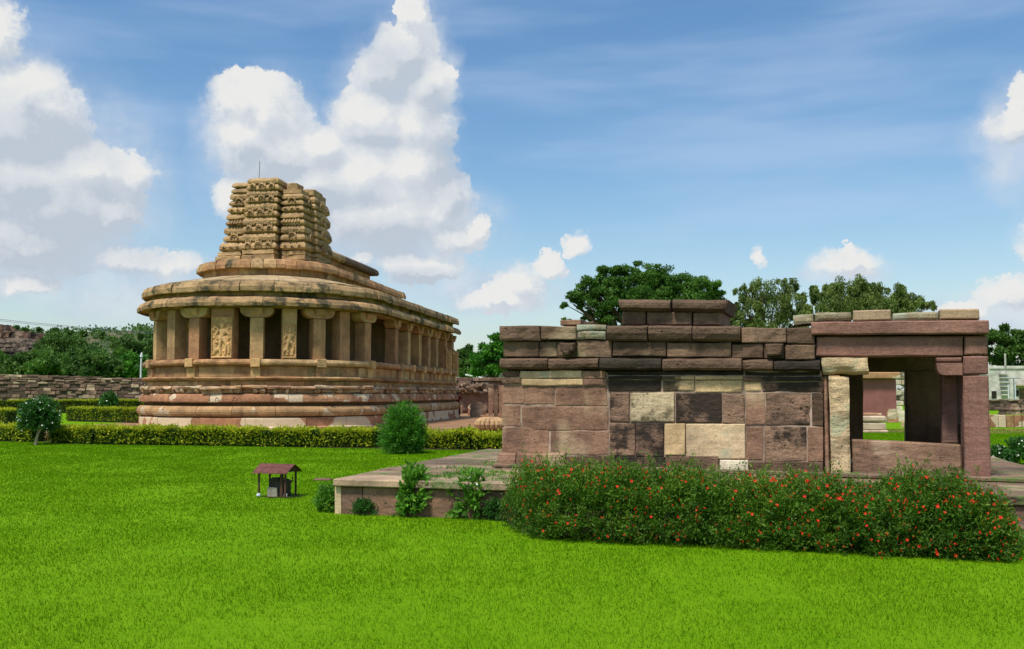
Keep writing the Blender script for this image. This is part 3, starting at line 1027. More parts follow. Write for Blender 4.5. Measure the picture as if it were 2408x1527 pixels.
def carved(x0, x1, y0, y1, z0, z1, style, seed, side=0):
    """one stone of the tower: kapota profile, with arch carving on the face towards -y (side=0) or +x (side=1)"""
    h = z1 - z0
    p = .10
    if style == 'double':
        rs = [(0, -.06), (.04, .02), (.09, p), (.24, p), (.42, .0), (.45, -.05), (.53, -.05), (.56, .05), (.76, .07), (.92, .02), (1, -.05)]
    elif style == 'amalaka':
        rs = [(0, -.12), (.12, .03), (.35, .10), (.65, .10), (.88, .02), (1, -.12)]
    elif style == 'plain':
        rs = [(0, -.06), (.10, .04), (.22, p), (.5, p * .9), (.86, .02), (1, -.06)]
    elif style == 'block':
        rs = [(0, 0), (.1, .02), (.5, .01), (.9, .01), (1, -.03)]
    else:
        rs = [(0, -.06), (.1, .04), (.24, p), (.55, p * .95), (.84, .02), (1, -.06)]
    nn = ring_n(x0, x1, y0, y1, 0)
    cxm, cym, hx, hy = (x0 + x1) / 2, (y0 + y1) / 2, (x1 - x0) / 2, (y1 - y0) / 2
    rings = [[Vector((cxm + (v.x - cxm) * (hx + e) / hx, cym + (v.y - cym) * (hy + e) / hy, z0 + f * h)) for v in nn] for f, e in rs]
    V, F = loft_rings(rings)
    b = MB().add(V, F)
    rg = random.Random(seed)
    L_ = (x1 - x0) if side == 0 else (y1 - y0)
    sub = MB()
    if style == 'double':
        n = 3 if L_ > 1.3 else 1
        sp_ = L_ / n
        for k in range(n):
            cx = L_ * (k + .5) / n
            r = min(.17, sp_ * .3) * (1 if (n == 1 or k == 1) else .78)
            arch_ring(sub, cx, -.09, h * .22, r)
            for q in (-1, 1):
                sub.tube([Vector((cx + q * r * 1.2, -.10, h * .10)), Vector((cx + q * r * .7, -.04, h * .66))], .03, 4)
        for k in range(int(L_ / .34)):
            cx = .2 + k * .34
            sub.box(cx - .05, cx + .05, -.085, 0, h * .62, h * .78, .01)
    elif style == 'amalaka':
        for k in range(int(L_ / .15)):
            cx = .08 + k * .15
            sub.tube([Vector((cx, -.05, h * .08)), Vector((cx, -.15, h * .5)), Vector((cx, -.05, h * .92))], .06, 5)
    elif style == 'single':
        n = max(1, int(L_ / .3))
        for k in range(n):
            cx = L_ * (k + .5) / n
            arch_ring(sub, cx, -.10, h * .32, .07, .022)
    if side == 0:
        vv = [Vector((x0 + v.x, y0 + v.y, z0 + v.z)) for v in sub.V]
    else:
        vv = [Vector((x1 - v.y, y0 + v.x, z0 + v.z)) for v in sub.V]
    b.add(vv, sub.F)
    b.jitter(.028, 3.2, seed)
    b.jitter(.030, 6.5, seed)
    b.V = [TWM @ v for v in b.V]
    return b.build('carved_block', M['tower'], tower, origin=True)


# core follows the tapering outline
HT = 3.7
def tap(z, f=1.0):
    return .47 * (z / HT) ** 1.25 * f


core = []
for z in np.linspace(0, HT - .75, 8):
    e = tap(z) + .26
    core.append(rect_ring(e, TW - e, e, TD - e * .8, z))
V, F = loft_rings(core)
MB().add([TWM @ v for v in V], F).build('tower_core', M['inner_shade'], tower, origin=True)
# plain base course
bz = 0.0
def bands(z0, spec):
    z = z0
    for st, h in spec:
        yield st, z, z + h
        z += h


sd_ = 0
LCOL = [('block', .24), ('block', .20), ('single', .43), ('double', .70), ('amalaka', .28), ('plain', .33), ('single', .32), ('double', .59), ('plain', .25), ('plain', .26)]
RCOL = [('block', .24), ('block', .20), ('single', .41), ('double', .71), ('amalaka', .29), ('plain', .31), ('single', .31), ('double', .53), ('block', .20)]
CCOL = [('block', .26), ('block', .20), ('double', .75), ('double', .71), ('double', .64), ('double', .56), ('double', .58)]
SCOL = [('block', .25), ('block', .20), ('double', .70), ('double', .66), ('double', .62), ('double', .60), ('block', .34)]
for st, a, b_ in bands(0, LCOL):
    e = tap(a) - (.12 if a < .5 else 0); sd_ += 1
    fl = .12 * (1 - a / .44) + .05 if a < .44 else 0
    carved(e - fl, 1.02 + e * .55, .12 + e * .5 - fl, 1.1 + e, a, b_ - .012, st, sd_)
for st, a, b_ in bands(0, CCOL):
    e = tap(a); sd_ += 1
    carved(1.14 + e * .5, 2.74 + e * .08, -.20 + e * .5 - (.1 if a < .4 else 0), .9 + e, a, b_ - .012, st, sd_)
for st, a, b_ in bands(0, RCOL):
    e = tap(a); sd_ += 1
    carved(3.0 - e * .15, TW - .12 - e * .75, .12 + e * .5, 1.1 + e, a, b_ - .012, st, sd_)
    if st in ('double', 'single'):
        carved(3.4, TW - .10 - e * .75, .3 + e * .5, 1.0 + e, a + .01, b_ - .02, st, sd_ + 100, 1)
for st, a, b_ in bands(0, SCOL):
    e = tap(a); sd_ += 1
    carved(TW - 1.0 - e, TW + .12 - e * .62, 1.12 + e * .2, 2.40, a, b_ - .012, st, sd_, 1)
    carved(TW - 1.2 - e, TW - .05 - e * .62, 2.46, TD - e * .5, a, b_ - .012, st if st == 'block' else 'single', sd_ + 50, 1)
for st, a, b_ in bands(0, LCOL):
    e = tap(a); sd_ += 1
    carved(e - .02, 1.0 + e * .5, 1.2, TD - e * .5, a, b_ - .012, 'plain' if st != 'block' else st, sd_)
for st, a, b_ in bands(0, RCOL):
    e = tap(a); sd_ += 1
    carved(1.1, 2.95 - e * .1, 2.3, TD - e * .5 + .05, a, b_ - .012, 'plain' if st != 'block' else st, sd_)
# broken top: loose courses left on the right half
carved(3.02, 3.50, .62, 1.4, 3.20, 3.55, 'block', 302)
carved(2.6, 3.9, .9, 2.0, 2.9, 3.2, 'block', 303)
carved(1.2, 2.6, 1.2, 2.4, 2.6, 3.3, 'block', 304)
rodp = TWM @ Vector((1.46, .75, 3.7))
MB().tube([rodp - Vector((0, 0, .6)), rodp + Vector((.03, 0, 1.0))], .016, 5).build('lightning_rod', M['iron'], tower, origin=True)
# ================================================================== small shrine beside the lawn
PO = Vector((-.24, 14.45, 0))
PA = R(-20)
PL = Plane(PO, (math.cos(PA), math.sin(PA)))
PZ = .47                       # platform top
shrine = thing('ruined_shrine', 'low flat-roofed brown stone shrine with open purple porch at its right end', 'shrine', (PL.pt(3.4, PZ, -1.2)))


def c3(x, y): return 1151.3 + x * .33930, 668.5 + y * .33930
def c4(x, y): return 1857 + x * .38922, 668.5 + y * .38922


def face_stone(name, pl, quad, out, mat, parent, rough=.014, prof=None, depth=.35, gap=.007, seed=0, cell=.10, lumps=0, edge=.018, drop=.016):
    """quad: tl,tr,br,bl in photo pixels; front face as an uneven height field with worn edges"""
    tl, tr, br, bl = [Vector(pl.hit(q[0], q[1], out)) for q in quad]
    w = ((tr - tl).length + (br - bl).length) / 2
    h = ((tl - bl).length + (tr - br).length) / 2
    gx, gz = gap / w, gap / h
    ex, ez = min(.25, edge / w), min(.25, edge / h)
    nx, nz = max(3, min(22, int(w / cell))), max(3, min(14, int(h / cell)))
    S = [gx] + list(np.linspace(gx + ex, 1 - gx - ex, nx)) + [1 - gx]
    T = [gz] + list(np.linspace(gz + ez, 1 - gz - ez, nz)) + [1 - gz]
    V = []
    NX, NZ = len(S), len(T)
    for j, t in enumerate(T):
        for i, s in enumerate(S):
            a = bl.lerp(tl, t); b = br.lerp(tr, t)
            q = a.lerp(b, s)
            p3 = pl.pt(q.x, q.y, 0)
            nv = noise.noise_vector(p3 * 2.3 + Vector((seed, seed, 0)))
            nf = noise.noise(p3 * 7 + Vector((seed * 2, 0, 0)))
            d = out + (noise.noise(p3 * 1.6) * rough + nf * rough * .8)
            if lumps: d += lumps * noise.noise(p3 * 4.5 + Vector((0, seed, 0)))
            if prof: d += float(np.interp(t, prof[0], prof[1]))
            border = i in (0, NX - 1) or j in (0, NZ - 1)
            corner = i in (0, NX - 1) and j in (0, NZ - 1)
            du, dz = nv.x * .008 + rough * nf * .35, nv.y * .008 + rough * noise.noise(p3 * 5 + Vector((9, 0, seed))) * .5
            if border: d -= drop + abs(nf) * drop * .8
            if corner: d -= drop * .6
            V.append(pl.pt(q.x + du, q.y + dz, d))
    F = [(j * NX + i, j * NX + i + 1, (j + 1) * NX + i + 1, (j + 1) * NX + i) for j in range(NZ - 1) for i in range(NX - 1)]
    loop = [(0, i) for i in range(NX)] + [(j, NX - 1) for j in range(1, NZ)] + [(NZ - 1, i) for i in range(NX - 2, -1, -1)] + [(j, 0) for j in range(NZ - 2, 0, -1)]
    base = len(V)
    for (j, i) in loop:
        V.append(V[j * NX + i] - pl.n * depth)
    n = len(loop)
    for k in range(n):
        a, b = loop[k][0] * NX + loop[k][1], loop[(k + 1) % n][0] * NX + loop[(k + 1) % n][1]
        F.append((a, base + k, base + (k + 1) % n, b))
    F.append(tuple(base + k for k in range(n)))
    return mesh(name, V, F, M[mat] if isinstance(mat, str) else mat, parent, origin=True)


KAP = ([0, .10, .22, .6, .9, 1], [-.085, -.045, .0, .012, -.002, -.035])
KAPS = ([0, .10, .35, .8, 1], [-.04, 0, .015, 0, -.03])
ROWS = [
    # rubble and copings
    (487, 245, 630, 288, .0, 'rose', None), (655, 258, 720, 285, .0, 'brown', None),
    (65, 287, 350, 393, .10, 'capst', None), (355, 290, 600, 387, .08, 'brown', None),
    (603, 281, 805, 321, .06, 'lichen', None), (603, 323, 802, 383, .07, 'lichen', None),
    (808, 286, 1092, 397, .14, 'capst', KAP), (1095, 286, 1399, 397, .14, 'capst', KAP), (1405, 286, 1737, 397, .14, 'capst', KAP),
    (1741, 299, 2054, 410, .05, 'brown', None), (2057, 300, 2252, 414, .04, 'brown', None),
    # second course
    (92, 396, 340, 507, .02, 'brown', None), (342, 396, 466, 507, .0, 'brown', None), (600, 388, 846, 510, .02, 'brown', None), (468, 396, 598, 508, .03, 'capst', None),
    (850, 400, 1223, 502, .03, 'brown', None), (1227, 404, 1675, 507, .03, 'brown', None), (1679, 412, 1898, 516, .02, 'brown', None),
    (1902, 405, 2043, 520, .02, 'brown', None), (2047, 418, 2258, 525, .03, 'brown', None),
    # rounded cornice
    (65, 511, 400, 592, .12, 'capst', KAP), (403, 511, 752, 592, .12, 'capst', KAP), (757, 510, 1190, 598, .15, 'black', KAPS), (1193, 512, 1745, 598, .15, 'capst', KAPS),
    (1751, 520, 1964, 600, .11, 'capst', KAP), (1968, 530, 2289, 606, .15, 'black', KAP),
    # recessed moulding under the cornice
    (85, 600, 205, 641, .02, 'brown', None), (208, 600, 640, 652, .02, 'cream', None), (643, 603, 803, 656, .02, 'rose', None),
    (85, 646, 216, 692, .035, 'brown', None), (219, 655, 645, 704, .03, 'orange', None), (648, 659, 813, 705, .03, 'rose', None),
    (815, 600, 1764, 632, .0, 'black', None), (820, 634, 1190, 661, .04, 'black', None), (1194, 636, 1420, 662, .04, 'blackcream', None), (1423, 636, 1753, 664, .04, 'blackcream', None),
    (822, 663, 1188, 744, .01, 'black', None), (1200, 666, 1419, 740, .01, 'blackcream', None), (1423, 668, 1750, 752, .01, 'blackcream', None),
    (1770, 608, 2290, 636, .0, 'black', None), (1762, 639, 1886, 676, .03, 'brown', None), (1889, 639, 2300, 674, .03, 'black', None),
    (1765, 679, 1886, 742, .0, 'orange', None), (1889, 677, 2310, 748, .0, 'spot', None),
    # left bay
    (90, 702, 240, 832, 0, 'rose', None), (243, 702, 452, 836, 0, 'rose', None), (455, 706, 815, 845, 0, 'rose', None),
    (88, 838, 214, 985, 0, 'rose', None), (223, 848, 822, 1014, 0, 'rose', None),
    (84, 990, 412, 1174, 0, 'rose', None), (421, 1016, 826, 1187, 0, 'rose', None),
    (55, 1168, 178, 1268, .09, 'rose', KAPS), (181, 1170, 520, 1272, .09, 'rose', KAPS), (523, 1190, 868, 1284, .06, 'brown', None),
    # middle bay
    (829, 752, 968, 955, .03, 'spot2', None), (976, 748, 1281, 955, .03, 'creamlich', None), (1286, 754, 1606, 962, .03, 'spot', None), (1611, 760, 1764, 966, .03, 'spot2', None),
    (830, 962, 1008, 1192, .03, 'spot2', None), (1010, 964, 1206, 1197, .03, 'spot', None), (1212, 964, 1356, 1188, .04, 'orange', None), (1359, 967, 1772, 1213, .04, 'cream', None),
    (872, 1200, 1215, 1290, .05, 'spot', None), (1218, 1192, 1589, 1302, .05, 'brown', None), (1593, 1217, 1792, 1312, .06, 'white', None),
    # right bay
    (1773, 752, 1912, 978, .0, 'rose', None), (1914, 752, 2224, 980, .0, 'spot2', None), (2232, 752, 2312, 986, .0, 'brown', None),
    (1778, 985, 1895, 1222, .0, 'rose', None), (1904, 987, 2200, 1230, .0, 'spot2', None), (2203, 989, 2313, 1232, .0, 'rose', None),
    (1798, 1230, 2314, 1345, .05, 'brown', None),
    # base courses largely behind the bushes
    (100, 1285, 560, 1330, .02, 'brown', None), (565, 1292, 1180, 1345, .02, 'brown', None), (1185, 1310, 1780, 1372, .02, 'brown', None), (1785, 1350, 2320, 1400, .02, 'brown', None),
]
for i, (x0, y0, x1, y1, out, mat, prof) in enumerate(ROWS):
    rg = random.Random(i)
    j = lambda: rg.uniform(-2, 2)
    q = [c3(x0 + j() * .6, y0 + j()), c3(x1 + j() * .6, y0 + j()), c3(x1, y1 + j() * .5), c3(x0, y1 + j() * .5)]
    rough = .026 if mat in ('capst', 'black', 'brown', 'lichen') and y0 < 600 else .010
    face_stone('stone', PL, q, out, mat, shrine, rough, prof, seed=i, lumps=.03 if mat in ('lichen',) or i < 6 else .008, depth=.32, edge=.03 if prof or mat in ('capst', 'lichen') else .014, gap=.0045 if y0 < 600 else .004, drop=.010 if y0 < 600 else .005)
# projecting spouts
for (x0, y0, x1, y1, s) in [(478, 402, 592, 468, 1), (500, 455, 560, 490, 2), (1905, 412, 2036, 500, 3)]:
    face_stone('spout', PL, [c3(x0, y0), c3(x1, y0), c3(x1 - 12, y1), c3(x0 + 12, y1)], .17, 'capst' if s < 3 else 'brown', shrine, .02, seed=s, depth=.2, lumps=.02)
# parapet set back on the roof
PLU = Plane(PL.pt(0, 0, -.35), PL.u)
for i, (x0, y0, x1, y1, out, mat, pr) in enumerate([(915, 184, 1083, 286, 0, 'brown', None), (1086, 190, 1403, 288, 0, 'brown', None), (1406, 190, 1615, 290, 0, 'brown', None)]):
    face_stone('stone', PLU, [c3(x0, y0), c3(x1, y0), c3(x1, y1), c3(x0, y1)], out, mat, shrine, .015, pr, seed=200 + i, depth=.9)
for i, q in enumerate([[(884, 100), (1253, 104), (1250, 190), (908, 184)], [(1264, 104), (1658, 104), (1625, 196), (1264, 188)]]):
    face_stone('cap_stone', PLU, [c3(*p) for p in q], .12, 'capst', shrine, .02, KAP, seed=220 + i, depth=1.1, lumps=.02, edge=.05)

# body of the shrine behind the facing stones
UL, _z = PL.hit(*c3(88, 900))
UR, _z = PL.hit(*c3(2315, 900))
ZT = PL.hit(*c3(400, 400))[1]
ZR = PL.hit(*c3(400, 605))[1]


def wall_box(name, u0, u1, o0, o1, z0, z1, mat, parent, c=.01, jit=.006, seed=0, pl=None):
    pl = pl or PL
    b = MB().box(u0, u1, o0, o1, z0, z1, c)
    b.jitter(jit, 2, seed)
    b.V = [pl.pt(v.x, v.z, -v.y) for v in b.V]
    return b.build(name, M[mat], parent, origin=True)


wall_box('mortar_bed', UL + .03, UR - .02, .010, .5, .40, ZR - .02, 'mortar', shrine, 0, 0)
wall_box('core_wall', UL + .04, UR - .02, .12, .6, ZR - .03, ZT - .02, 'shadowcore', shrine, 0, 0)
DEP = 3.0
rg = random.Random(3)
z = .42
k = 0
while z < ZT - .1:                      # left side and back walls, coursed
    h = rg.uniform(.26, .36)
    z2 = min(z + h, ZT)
    y = .36
    while y < DEP:
        y2 = min(y + rg.uniform(.5, .9), DEP)
        wall_box('stone', UL, UL + .4, y + .004, y2 - .004, z + .004, z2 - .004, 'rose' if rg.random() < .5 else 'brown', shrine, .012, .012, k)
        y = y2; k += 1
    u = UL
    while u < UR - .1:
        u2 = min(u + rg.uniform(.6, 1.1), UR)
        wall_box('stone', u + .004, u2 - .004, DEP, DEP + .35, z + .004, z2 - .004, 'brown', shrine, .012, .012, k)
        u = u2; k += 1
    wall_box('stone', UR - .35, UR - .02, .62, DEP, z + .004, z2 - .004, 'brown', shrine, .012, .01, k)
    z = z2
for k in range(5):
    wall_box('roof_slab', UL + .05 + k * (UR - UL) / 5, UL + .05 + (k + 1) * (UR - UL) / 5 - .02, .3, DEP + .3, ZT - .06, ZT + .14, 'brown', shrine, .02, .015, k)

# ---------------------------------------------------------------- porch
def p4(name, pts, out, mat, rough=.006, depth=.4, seed=0, lumps=0, prof=None, pl=None, **kw):
    return face_stone(name, pl or PL, [c4(*p) for p in pts], out, mat, shrine, rough, prof, depth, seed=seed, lumps=lumps, **kw)


def r4(x0, y0, x1, y1): return [(x0, y0), (x1, y0), (x1, y1), (x0, y1)]


p4('top_stone', [(20, 185), (60, 172), (147, 176), (148, 243)][:1] + [(147, 174), (148, 240), (24, 246)], -.05, 'lichen', .03, .5, 301, .04, edge=.05)
p4('top_stone', [(150, 168), (371, 165), (374, 222), (150, 225)], -.05, 'lichen', .02, .6, 302, .03, edge=.05)
p4('top_stone', [(382, 155), (613, 152), (615, 222), (380, 224)], .02, 'creambox', .004, .6, 303)
p4('top_stone', [(619, 172), (903, 160), (903, 217), (619, 220)], -.05, 'lichen', .02, .6, 304, .03, edge=.05)
p4('top_stone', [(906, 148), (1146, 143), (1152, 214), (906, 217)], .02, 'creambox', .004, .6, 305)
p4('roof_beam', [(128, 224), (1208, 213), (1212, 303), (130, 309)], .10, 'purple', .008, 3.0, 306)
p4('lintel', [(158, 316), (1050, 312), (1050, 437), (158, 440)], .0, 'purple', .006, .45, 307)
p4('lintel', [(1054, 312), (1200, 308), (1202, 430), (1054, 432)], .0, 'purple', .006, .45, 308)
p4('corbel', [(876, 439), (1044, 439), (1044, 474), (884, 474)], .0, 'purple', .005, .4, 309)
# rounded bracket
uz = [PL.hit(*c4(x, y), 0) for x, y in [(886, 476), (1044, 476), (1044, 549), (930, 549), (905, 540), (893, 520), (888, 500)]]
V = [PL.pt(u, z, .01) for u, z in uz] + [PL.pt(u, z, -.42) for u, z in uz]
n = len(uz)
mesh('bracket', V, [tuple(range(n)), tuple(range(2 * n - 1, n - 1, -1))] + [(k, (k + 1) % n, n + (k + 1) % n, n + k) for k in range(n)], M['purple'], shrine, origin=True)
p4('pillar_cap', [(1047, 433), (1203, 432), (1204, 547), (1047, 549)], .01, 'purple', .005, .45, 310)
p4('pillar', [(1045, 549), (1205, 548), (1224, 1215), (1057, 1215)], .0, 'purple', .008, .45, 311)
# eroded cream pillar
p4('pillar_capital', [(188, 441), (474, 440), (483, 545), (196, 548)], .10, 'eroded', .03, .6, 312, .07, prof=([0, .2, .6, 1], [-.10, -.03, 0, -.03]), cell=.045, edge=.04)
p4('pillar', [(232, 556), (362, 556), (372, 1235), (252, 1235)], .06, 'eroded', .02, .45, 313, .035, cell=.05, edge=.03)
wall_box('pillar_backing', PL.hit(*c4(190, 700))[0], PL.hit(*c4(300, 700))[0], .12, .40, .42, PL.hit(*c4(200, 560))[1], 'brown', shrine, 0, 0)
p4('pilaster', [(203, 556), (229, 556), (246, 1235), (212, 1235)], .0, 'rose', .008, .3, 314)
p4('seat_slab', [(374, 936), (1034, 968), (1048, 1220), (378, 1240)], -.06, 'seat', .008, .22, 315)
p4('inner_pillar', r4(918, 500, 1022, 966), -.45, 'purple', .006, .3, 316)
# far side of the porch: jamb, pillar and lintel three metres behind
PLB = Plane(PL.pt(0, 0, -2.45), PL.u)
p4('back_jamb', r4(300, 520, 447, 1010), 0, 'inner_shade', .01, .4, 320, pl=PLB)  # porch shade is painted into the dark stone of these back pieces
p4('back_pillar', r4(700, 520, 922, 1010), 0, 'inner_shade', .01, .5, 321, pl=PLB)
p4('back_lintel', r4(300, 400, 1100, 529), 0, 'inner_shade', .01, .5, 322, pl=PLB)
p4('back_sill', [(300, 944), (1100, 980), (1100, 1060), (300, 1060)], 0, 'brown', .01, .3, 323, pl=PLB)
p4('back_pillar', r4(1030, 520, 1150, 1100), 0, 'purple', .01, .5, 324, pl=PLB)
ua, _ = PL.hit(*c4(918, 700)); ub, _ = PL.hit(*c4(1222, 700))
wall_box('side_slab', ub - .2, ub - .02, .5, 2.4, .48, 1.15, 'seat', shrine, .01, .004)

# ---------------------------------------------------------------- stone platform
PF = Plane((-2.37, 12.5, 0), (.964, -.266))
plat = thing('stone_platform', 'low paved stone platform under the brown shrine, grass growing between its slabs', 'platform', (2, 14, 0))
PW, PD = 9.45, 7.0
rg = random.Random(9)
wall_box('platform_core', .06, PW - .06, .09, PD, 0, .36, 'shadowcore', plat, 0, 0, pl=PF)
y, k = 0.0, 0
while y < PD:
    y2 = min(y + rg.uniform(.55, .85), PD)
    u = 0.0
    while u < PW - .01:
        u2 = min(u + rg.uniform(.8, 1.7), PW)
        if PW - u2 < .4: u2 = PW
        dz = rg.uniform(-.006, .008)
        dy = .0 if y == 0 else .006
        b = MB().box(u + .010, u2 - .010, y - (rg.uniform(0, .03) if y == 0 else -dy), y2 - .006, .37, PZ + dz, .014)
        b.jitter(.012, 1.7, k)
        b.V = [PF.pt(v.x, v.z, -v.y) for v in b.V]
        b.build('paving_slab', M['creambox'] if (y == 0 and u == 0) else M['slab'], plat, origin=True)
        u = u2; k += 1
    y = y2
u = 0.0
for k, w in enumerate([.10, .30, 1.25, 1.0, .85, .95, 1.2, 1.0, 1.1, 1.1, 1.0]):
    u2 = min(u + w, PW)
    wall_box('wall_stone', u + .004, u2 - .004, .03 + rg.uniform(0, .02), .4, -.02, .365, 'cream' if k == 0 else ('rose' if k in (2, 4, 5, 7) else 'platwall'), plat, .015, .012, k, pl=PF)
    u = u2
for k in range(7):
    wall_box('wall_stone', .03, .4, .41 + k * .95, .41 + (k + 1) * .95 - .01, -.02, .365, 'platwall', plat, .015, .012, k, pl=PF)
    wall_box('wall_stone', PW - .4, PW - .03, .41 + k * .95, .41 + (k + 1) * .95 - .01, -.02, .365, 'platwall', plat, .015, .012, k + 9, pl=PF)
# raised kerb the porch stands on and a lower step in front on the right
for k in range(5):
    wall_box('kerb_stone', UL - .12 + k * 1.5, UL - .12 + (k + 1) * 1.5 - .012, -.14, .5, PZ + .004, PZ + .06, 'slab', plat, .012, .01, k + 20)
# step at the right end
for k in range(3):
    wall_box('step_stone', 7.0 + k * .8, 7.0 + (k + 1) * .8 - .012, -.42, .02, -.02, .20, 'slab', plat, .02, .015, k + 30, pl=PF)

# ================================================================== foliage helpers
def unit(v): return v / np.maximum(np.linalg.norm(v, axis=1, keepdims=True), 1e-9)


def leaf_geo(C, l, w, rng, bias=(0, 0, .3), dirs=None, spread=1.0):
    C = np.asarray(C, float); n = len(C)
    d = rng.normal(size=(n, 3)) * spread
    d = d + (np.asarray(bias) if dirs is None else dirs)
    d = unit(d)
    s = unit(np.cross(d, rng.normal(size=(n, 3))))
    l = l * rng.uniform(.6, 1.35, (n, 1)); w = w * rng.uniform(.7, 1.3, (n, 1))
    nn = np.cross(d, s)
    V = np.stack([C, C + d * l * .45 + s * w * .5 + nn * l * .06, C + d * l, C + d * l * .45 - s * w * .5 + nn * l * .06], 1).reshape(-1, 3)
    F = np.arange(n * 4).reshape(-1, 4)
    return V, F


def foliage(name, C, l, w, mat, parent, rng, tint=None, bias=(0, 0, .3), dirs=None, spread=1.0, loc=None, label=None):
    C = np.asarray(C, float)
    o0 = C.mean(0) if loc is None else np.asarray(loc, float)
    V, F = leaf_geo(C - o0, l, w, rng, bias, dirs, spread)
    if tint is None: tint = rng.uniform(0, 1, len(C))
    o = npmesh(name, V, F, mat, parent, tint, loc=tuple(o0))
    return o


def in_ball(rng, n, lo=.0):
    v = unit(rng.normal(size=(n, 3)))
    r = (lo ** 3 + (1 - lo ** 3) * rng.uniform(size=(n, 1))) ** (1 / 3)
    return v * r


M['twigs'] = plain_mat('dark_twigs', (.045, .035, .018), vary=.5, scale=25)
# ------------------------------------------------------------------ hedges
def hedge(label, p0, p1, wid, hgt, n, rough=.06, dens=1.0, top=.9, seed=0, loc=None, group='clipped hedges with golden tops', z0=0.0, ragged=0):
    rng = np.random.default_rng(seed + 100)
    p0, p1 = np.array(p0[:2]), np.array(p1[:2])
    Ln = np.linalg.norm(p1 - p0); ux = (p1 - p0) / Ln; nx = np.array([ux[1], -ux[0]])
    if nx[1] > 0: nx = -nx           # nx faces the lawn
    h = thing('hedge', label, 'hedge', (*((p0 + p1) / 2), 0), 0, group)

    def top_h(s):
        return hgt * (1 + rough * 2.2 * np.array([noise.noise(Vector((a * .9 + seed * 9, seed, 0))) + .5 * noise.noise(Vector((a * 3.1, seed, 4))) for a in s]))
    # solid core in dark twig brown, added to block light through the hedge
    m = max(2, int(Ln / .6))
    ss = np.linspace(.05, Ln - .05, m)
    hh = top_h(ss) - .10
    rings = []
    for s, hz in zip(ss, hh):
        c = p0 + ux * s
        a, b = c + nx * (wid / 2 - .09), c - nx * (wid / 2 - .09)
        rings.append([Vector((*a, 0)), Vector((*a, hz)), Vector((*b, hz)), Vector((*b, 0))])
    V, F = loft_rings(rings)
    mesh('twig_light_block', V, F, M['twigs'], h)
    # leaf shell
    nf, ntop = int(n * .55), int(n * .45)
    s = rng.uniform(0, Ln, nf); th = top_h(s)
    z = th * (.04 + .96 * rng.uniform(0, 1, nf) ** .62)
    bulge = .04 * np.array([noise.noise(Vector((a * 1.7, b * 3, seed))) for a, b in zip(s, z)])
    side = np.where(rng.uniform(size=nf) < .8, 1, -1)
    off = side * (wid / 2 - rng.uniform(0, .12, nf) + bulge)
    C1 = np.c_[p0 + s[:, None] * ux + off[:, None] * nx, z]
    s2 = rng.uniform(0, Ln, ntop); t2 = top_h(s2)
    off2 = rng.uniform(-wid / 2, wid / 2, ntop)
    C2 = np.c_[p0 + s2[:, None] * ux + off2[:, None] * nx, t2 - rng.uniform(.02, .12, ntop)]
    ne = int(n * .06)
    ends = np.where(rng.uniform(size=ne) < .5, 0, Ln)
    C3 = np.c_[p0 + ends[:, None] * ux + rng.uniform(-wid / 2, wid / 2, (ne, 1)) * nx, rng.uniform(0, hgt * .95, ne)]
    C = np.r_[C1, C2, C3]
    foliage('foliage', C, .075, .042, L['hedge'], h, rng, tint=rng.beta(1.6, 2.2, len(C)), bias=(nx[0] * .5, nx[1] * .5, .6))
    # golden new shoots, mostly on top and at the upper rim, a few lower down
    k = int(n * .48 * top)
    s = rng.uniform(0, Ln, k)
    patch = np.array([noise.noise(Vector((a * 1.3, seed, 9))) for a in s])
    s = s[patch > -.28]; k = len(s); th = top_h(s)
    dd = rng.uniform(-.5, .5, k); dd = np.where(rng.uniform(size=k) < .12, .5 - np.abs(rng.normal(0, .05, k)), dd) * wid
    z = th + rng.normal(.0, .035, k) + np.where(rng.uniform(size=k) < .04, .08, 0) - np.where(dd > wid * .42, rng.exponential(.035, k), 0)
    C = np.c_[p0 + s[:, None] * ux + dd[:, None] * nx, z]
    kk = int(n * .03)
    s = rng.uniform(0, Ln, kk)
    C = np.r_[C, np.c_[p0 + s[:, None] * ux + (wid / 2 + .01) * nx, rng.uniform(.1, .85, kk) * hgt]]
    foliage('young_shoots', C, .105, .042, L['shoot'], h, rng, bias=(nx[0] * .3, nx[1] * .3, 1.1))
    return h


def hp(px, py, back=.3):
    v = gp(px, py)
    return (v.x, v.y + back)


DS = plain_mat('garden_soil', (.075, .055, .03), vary=.5, scale=18)


def soil_strip(name, front, back, z):
    pts = front + back[::-1]
    o = mesh(name, [(p[0], p[1], z) for p in pts], [tuple(range(len(pts)))], DS)
    o['kind'] = 'structure'


xs_ = np.linspace(-120, 1230, 40)
soil_strip('hedge_soil', [(gp(x, 1037 + (x + 90) * .0195).x, gp(x, 1037 + (x + 90) * .0195).y + .02 + .06 * math.sin(x * .9)) for x in xs_],
           [(gp(x, 1037 + (x + 90) * .0195).x, gp(x, 1037 + (x + 90) * .0195).y + .8) for x in xs_], .016)
hedge('front hedge segment at the left edge of the picture, left of the white-flowered little tree', hp(-90, 1036), hp(82, 1041), .6, .45, 9000, seed=1)
hedge('short front hedge block just right of the white-flowered little tree', hp(122, 1043), hp(219, 1046), .6, .46, 6000, seed=2)
hedge('longest front hedge, running below the rounded end of the temple', hp(230, 1046), hp(882, 1055), .6, .46, 42000, .10, seed=3)
hedge('ragged front hedge between the round feathery shrub and the gap by the shrine', hp(985, 1056), hp(1112, 1059), .6, .44, 8000, .16, seed=4)
hedge('last tuft of front hedge touching the left corner of the brown shrine', hp(1122, 1059), hp(1240, 1062), .6, .36, 7000, .18, seed=5)
hedge('middle hedge row ending against the temple base on the left', hp(163, 991), hp(345, 996), .7, .72, 16000, .02, seed=6)
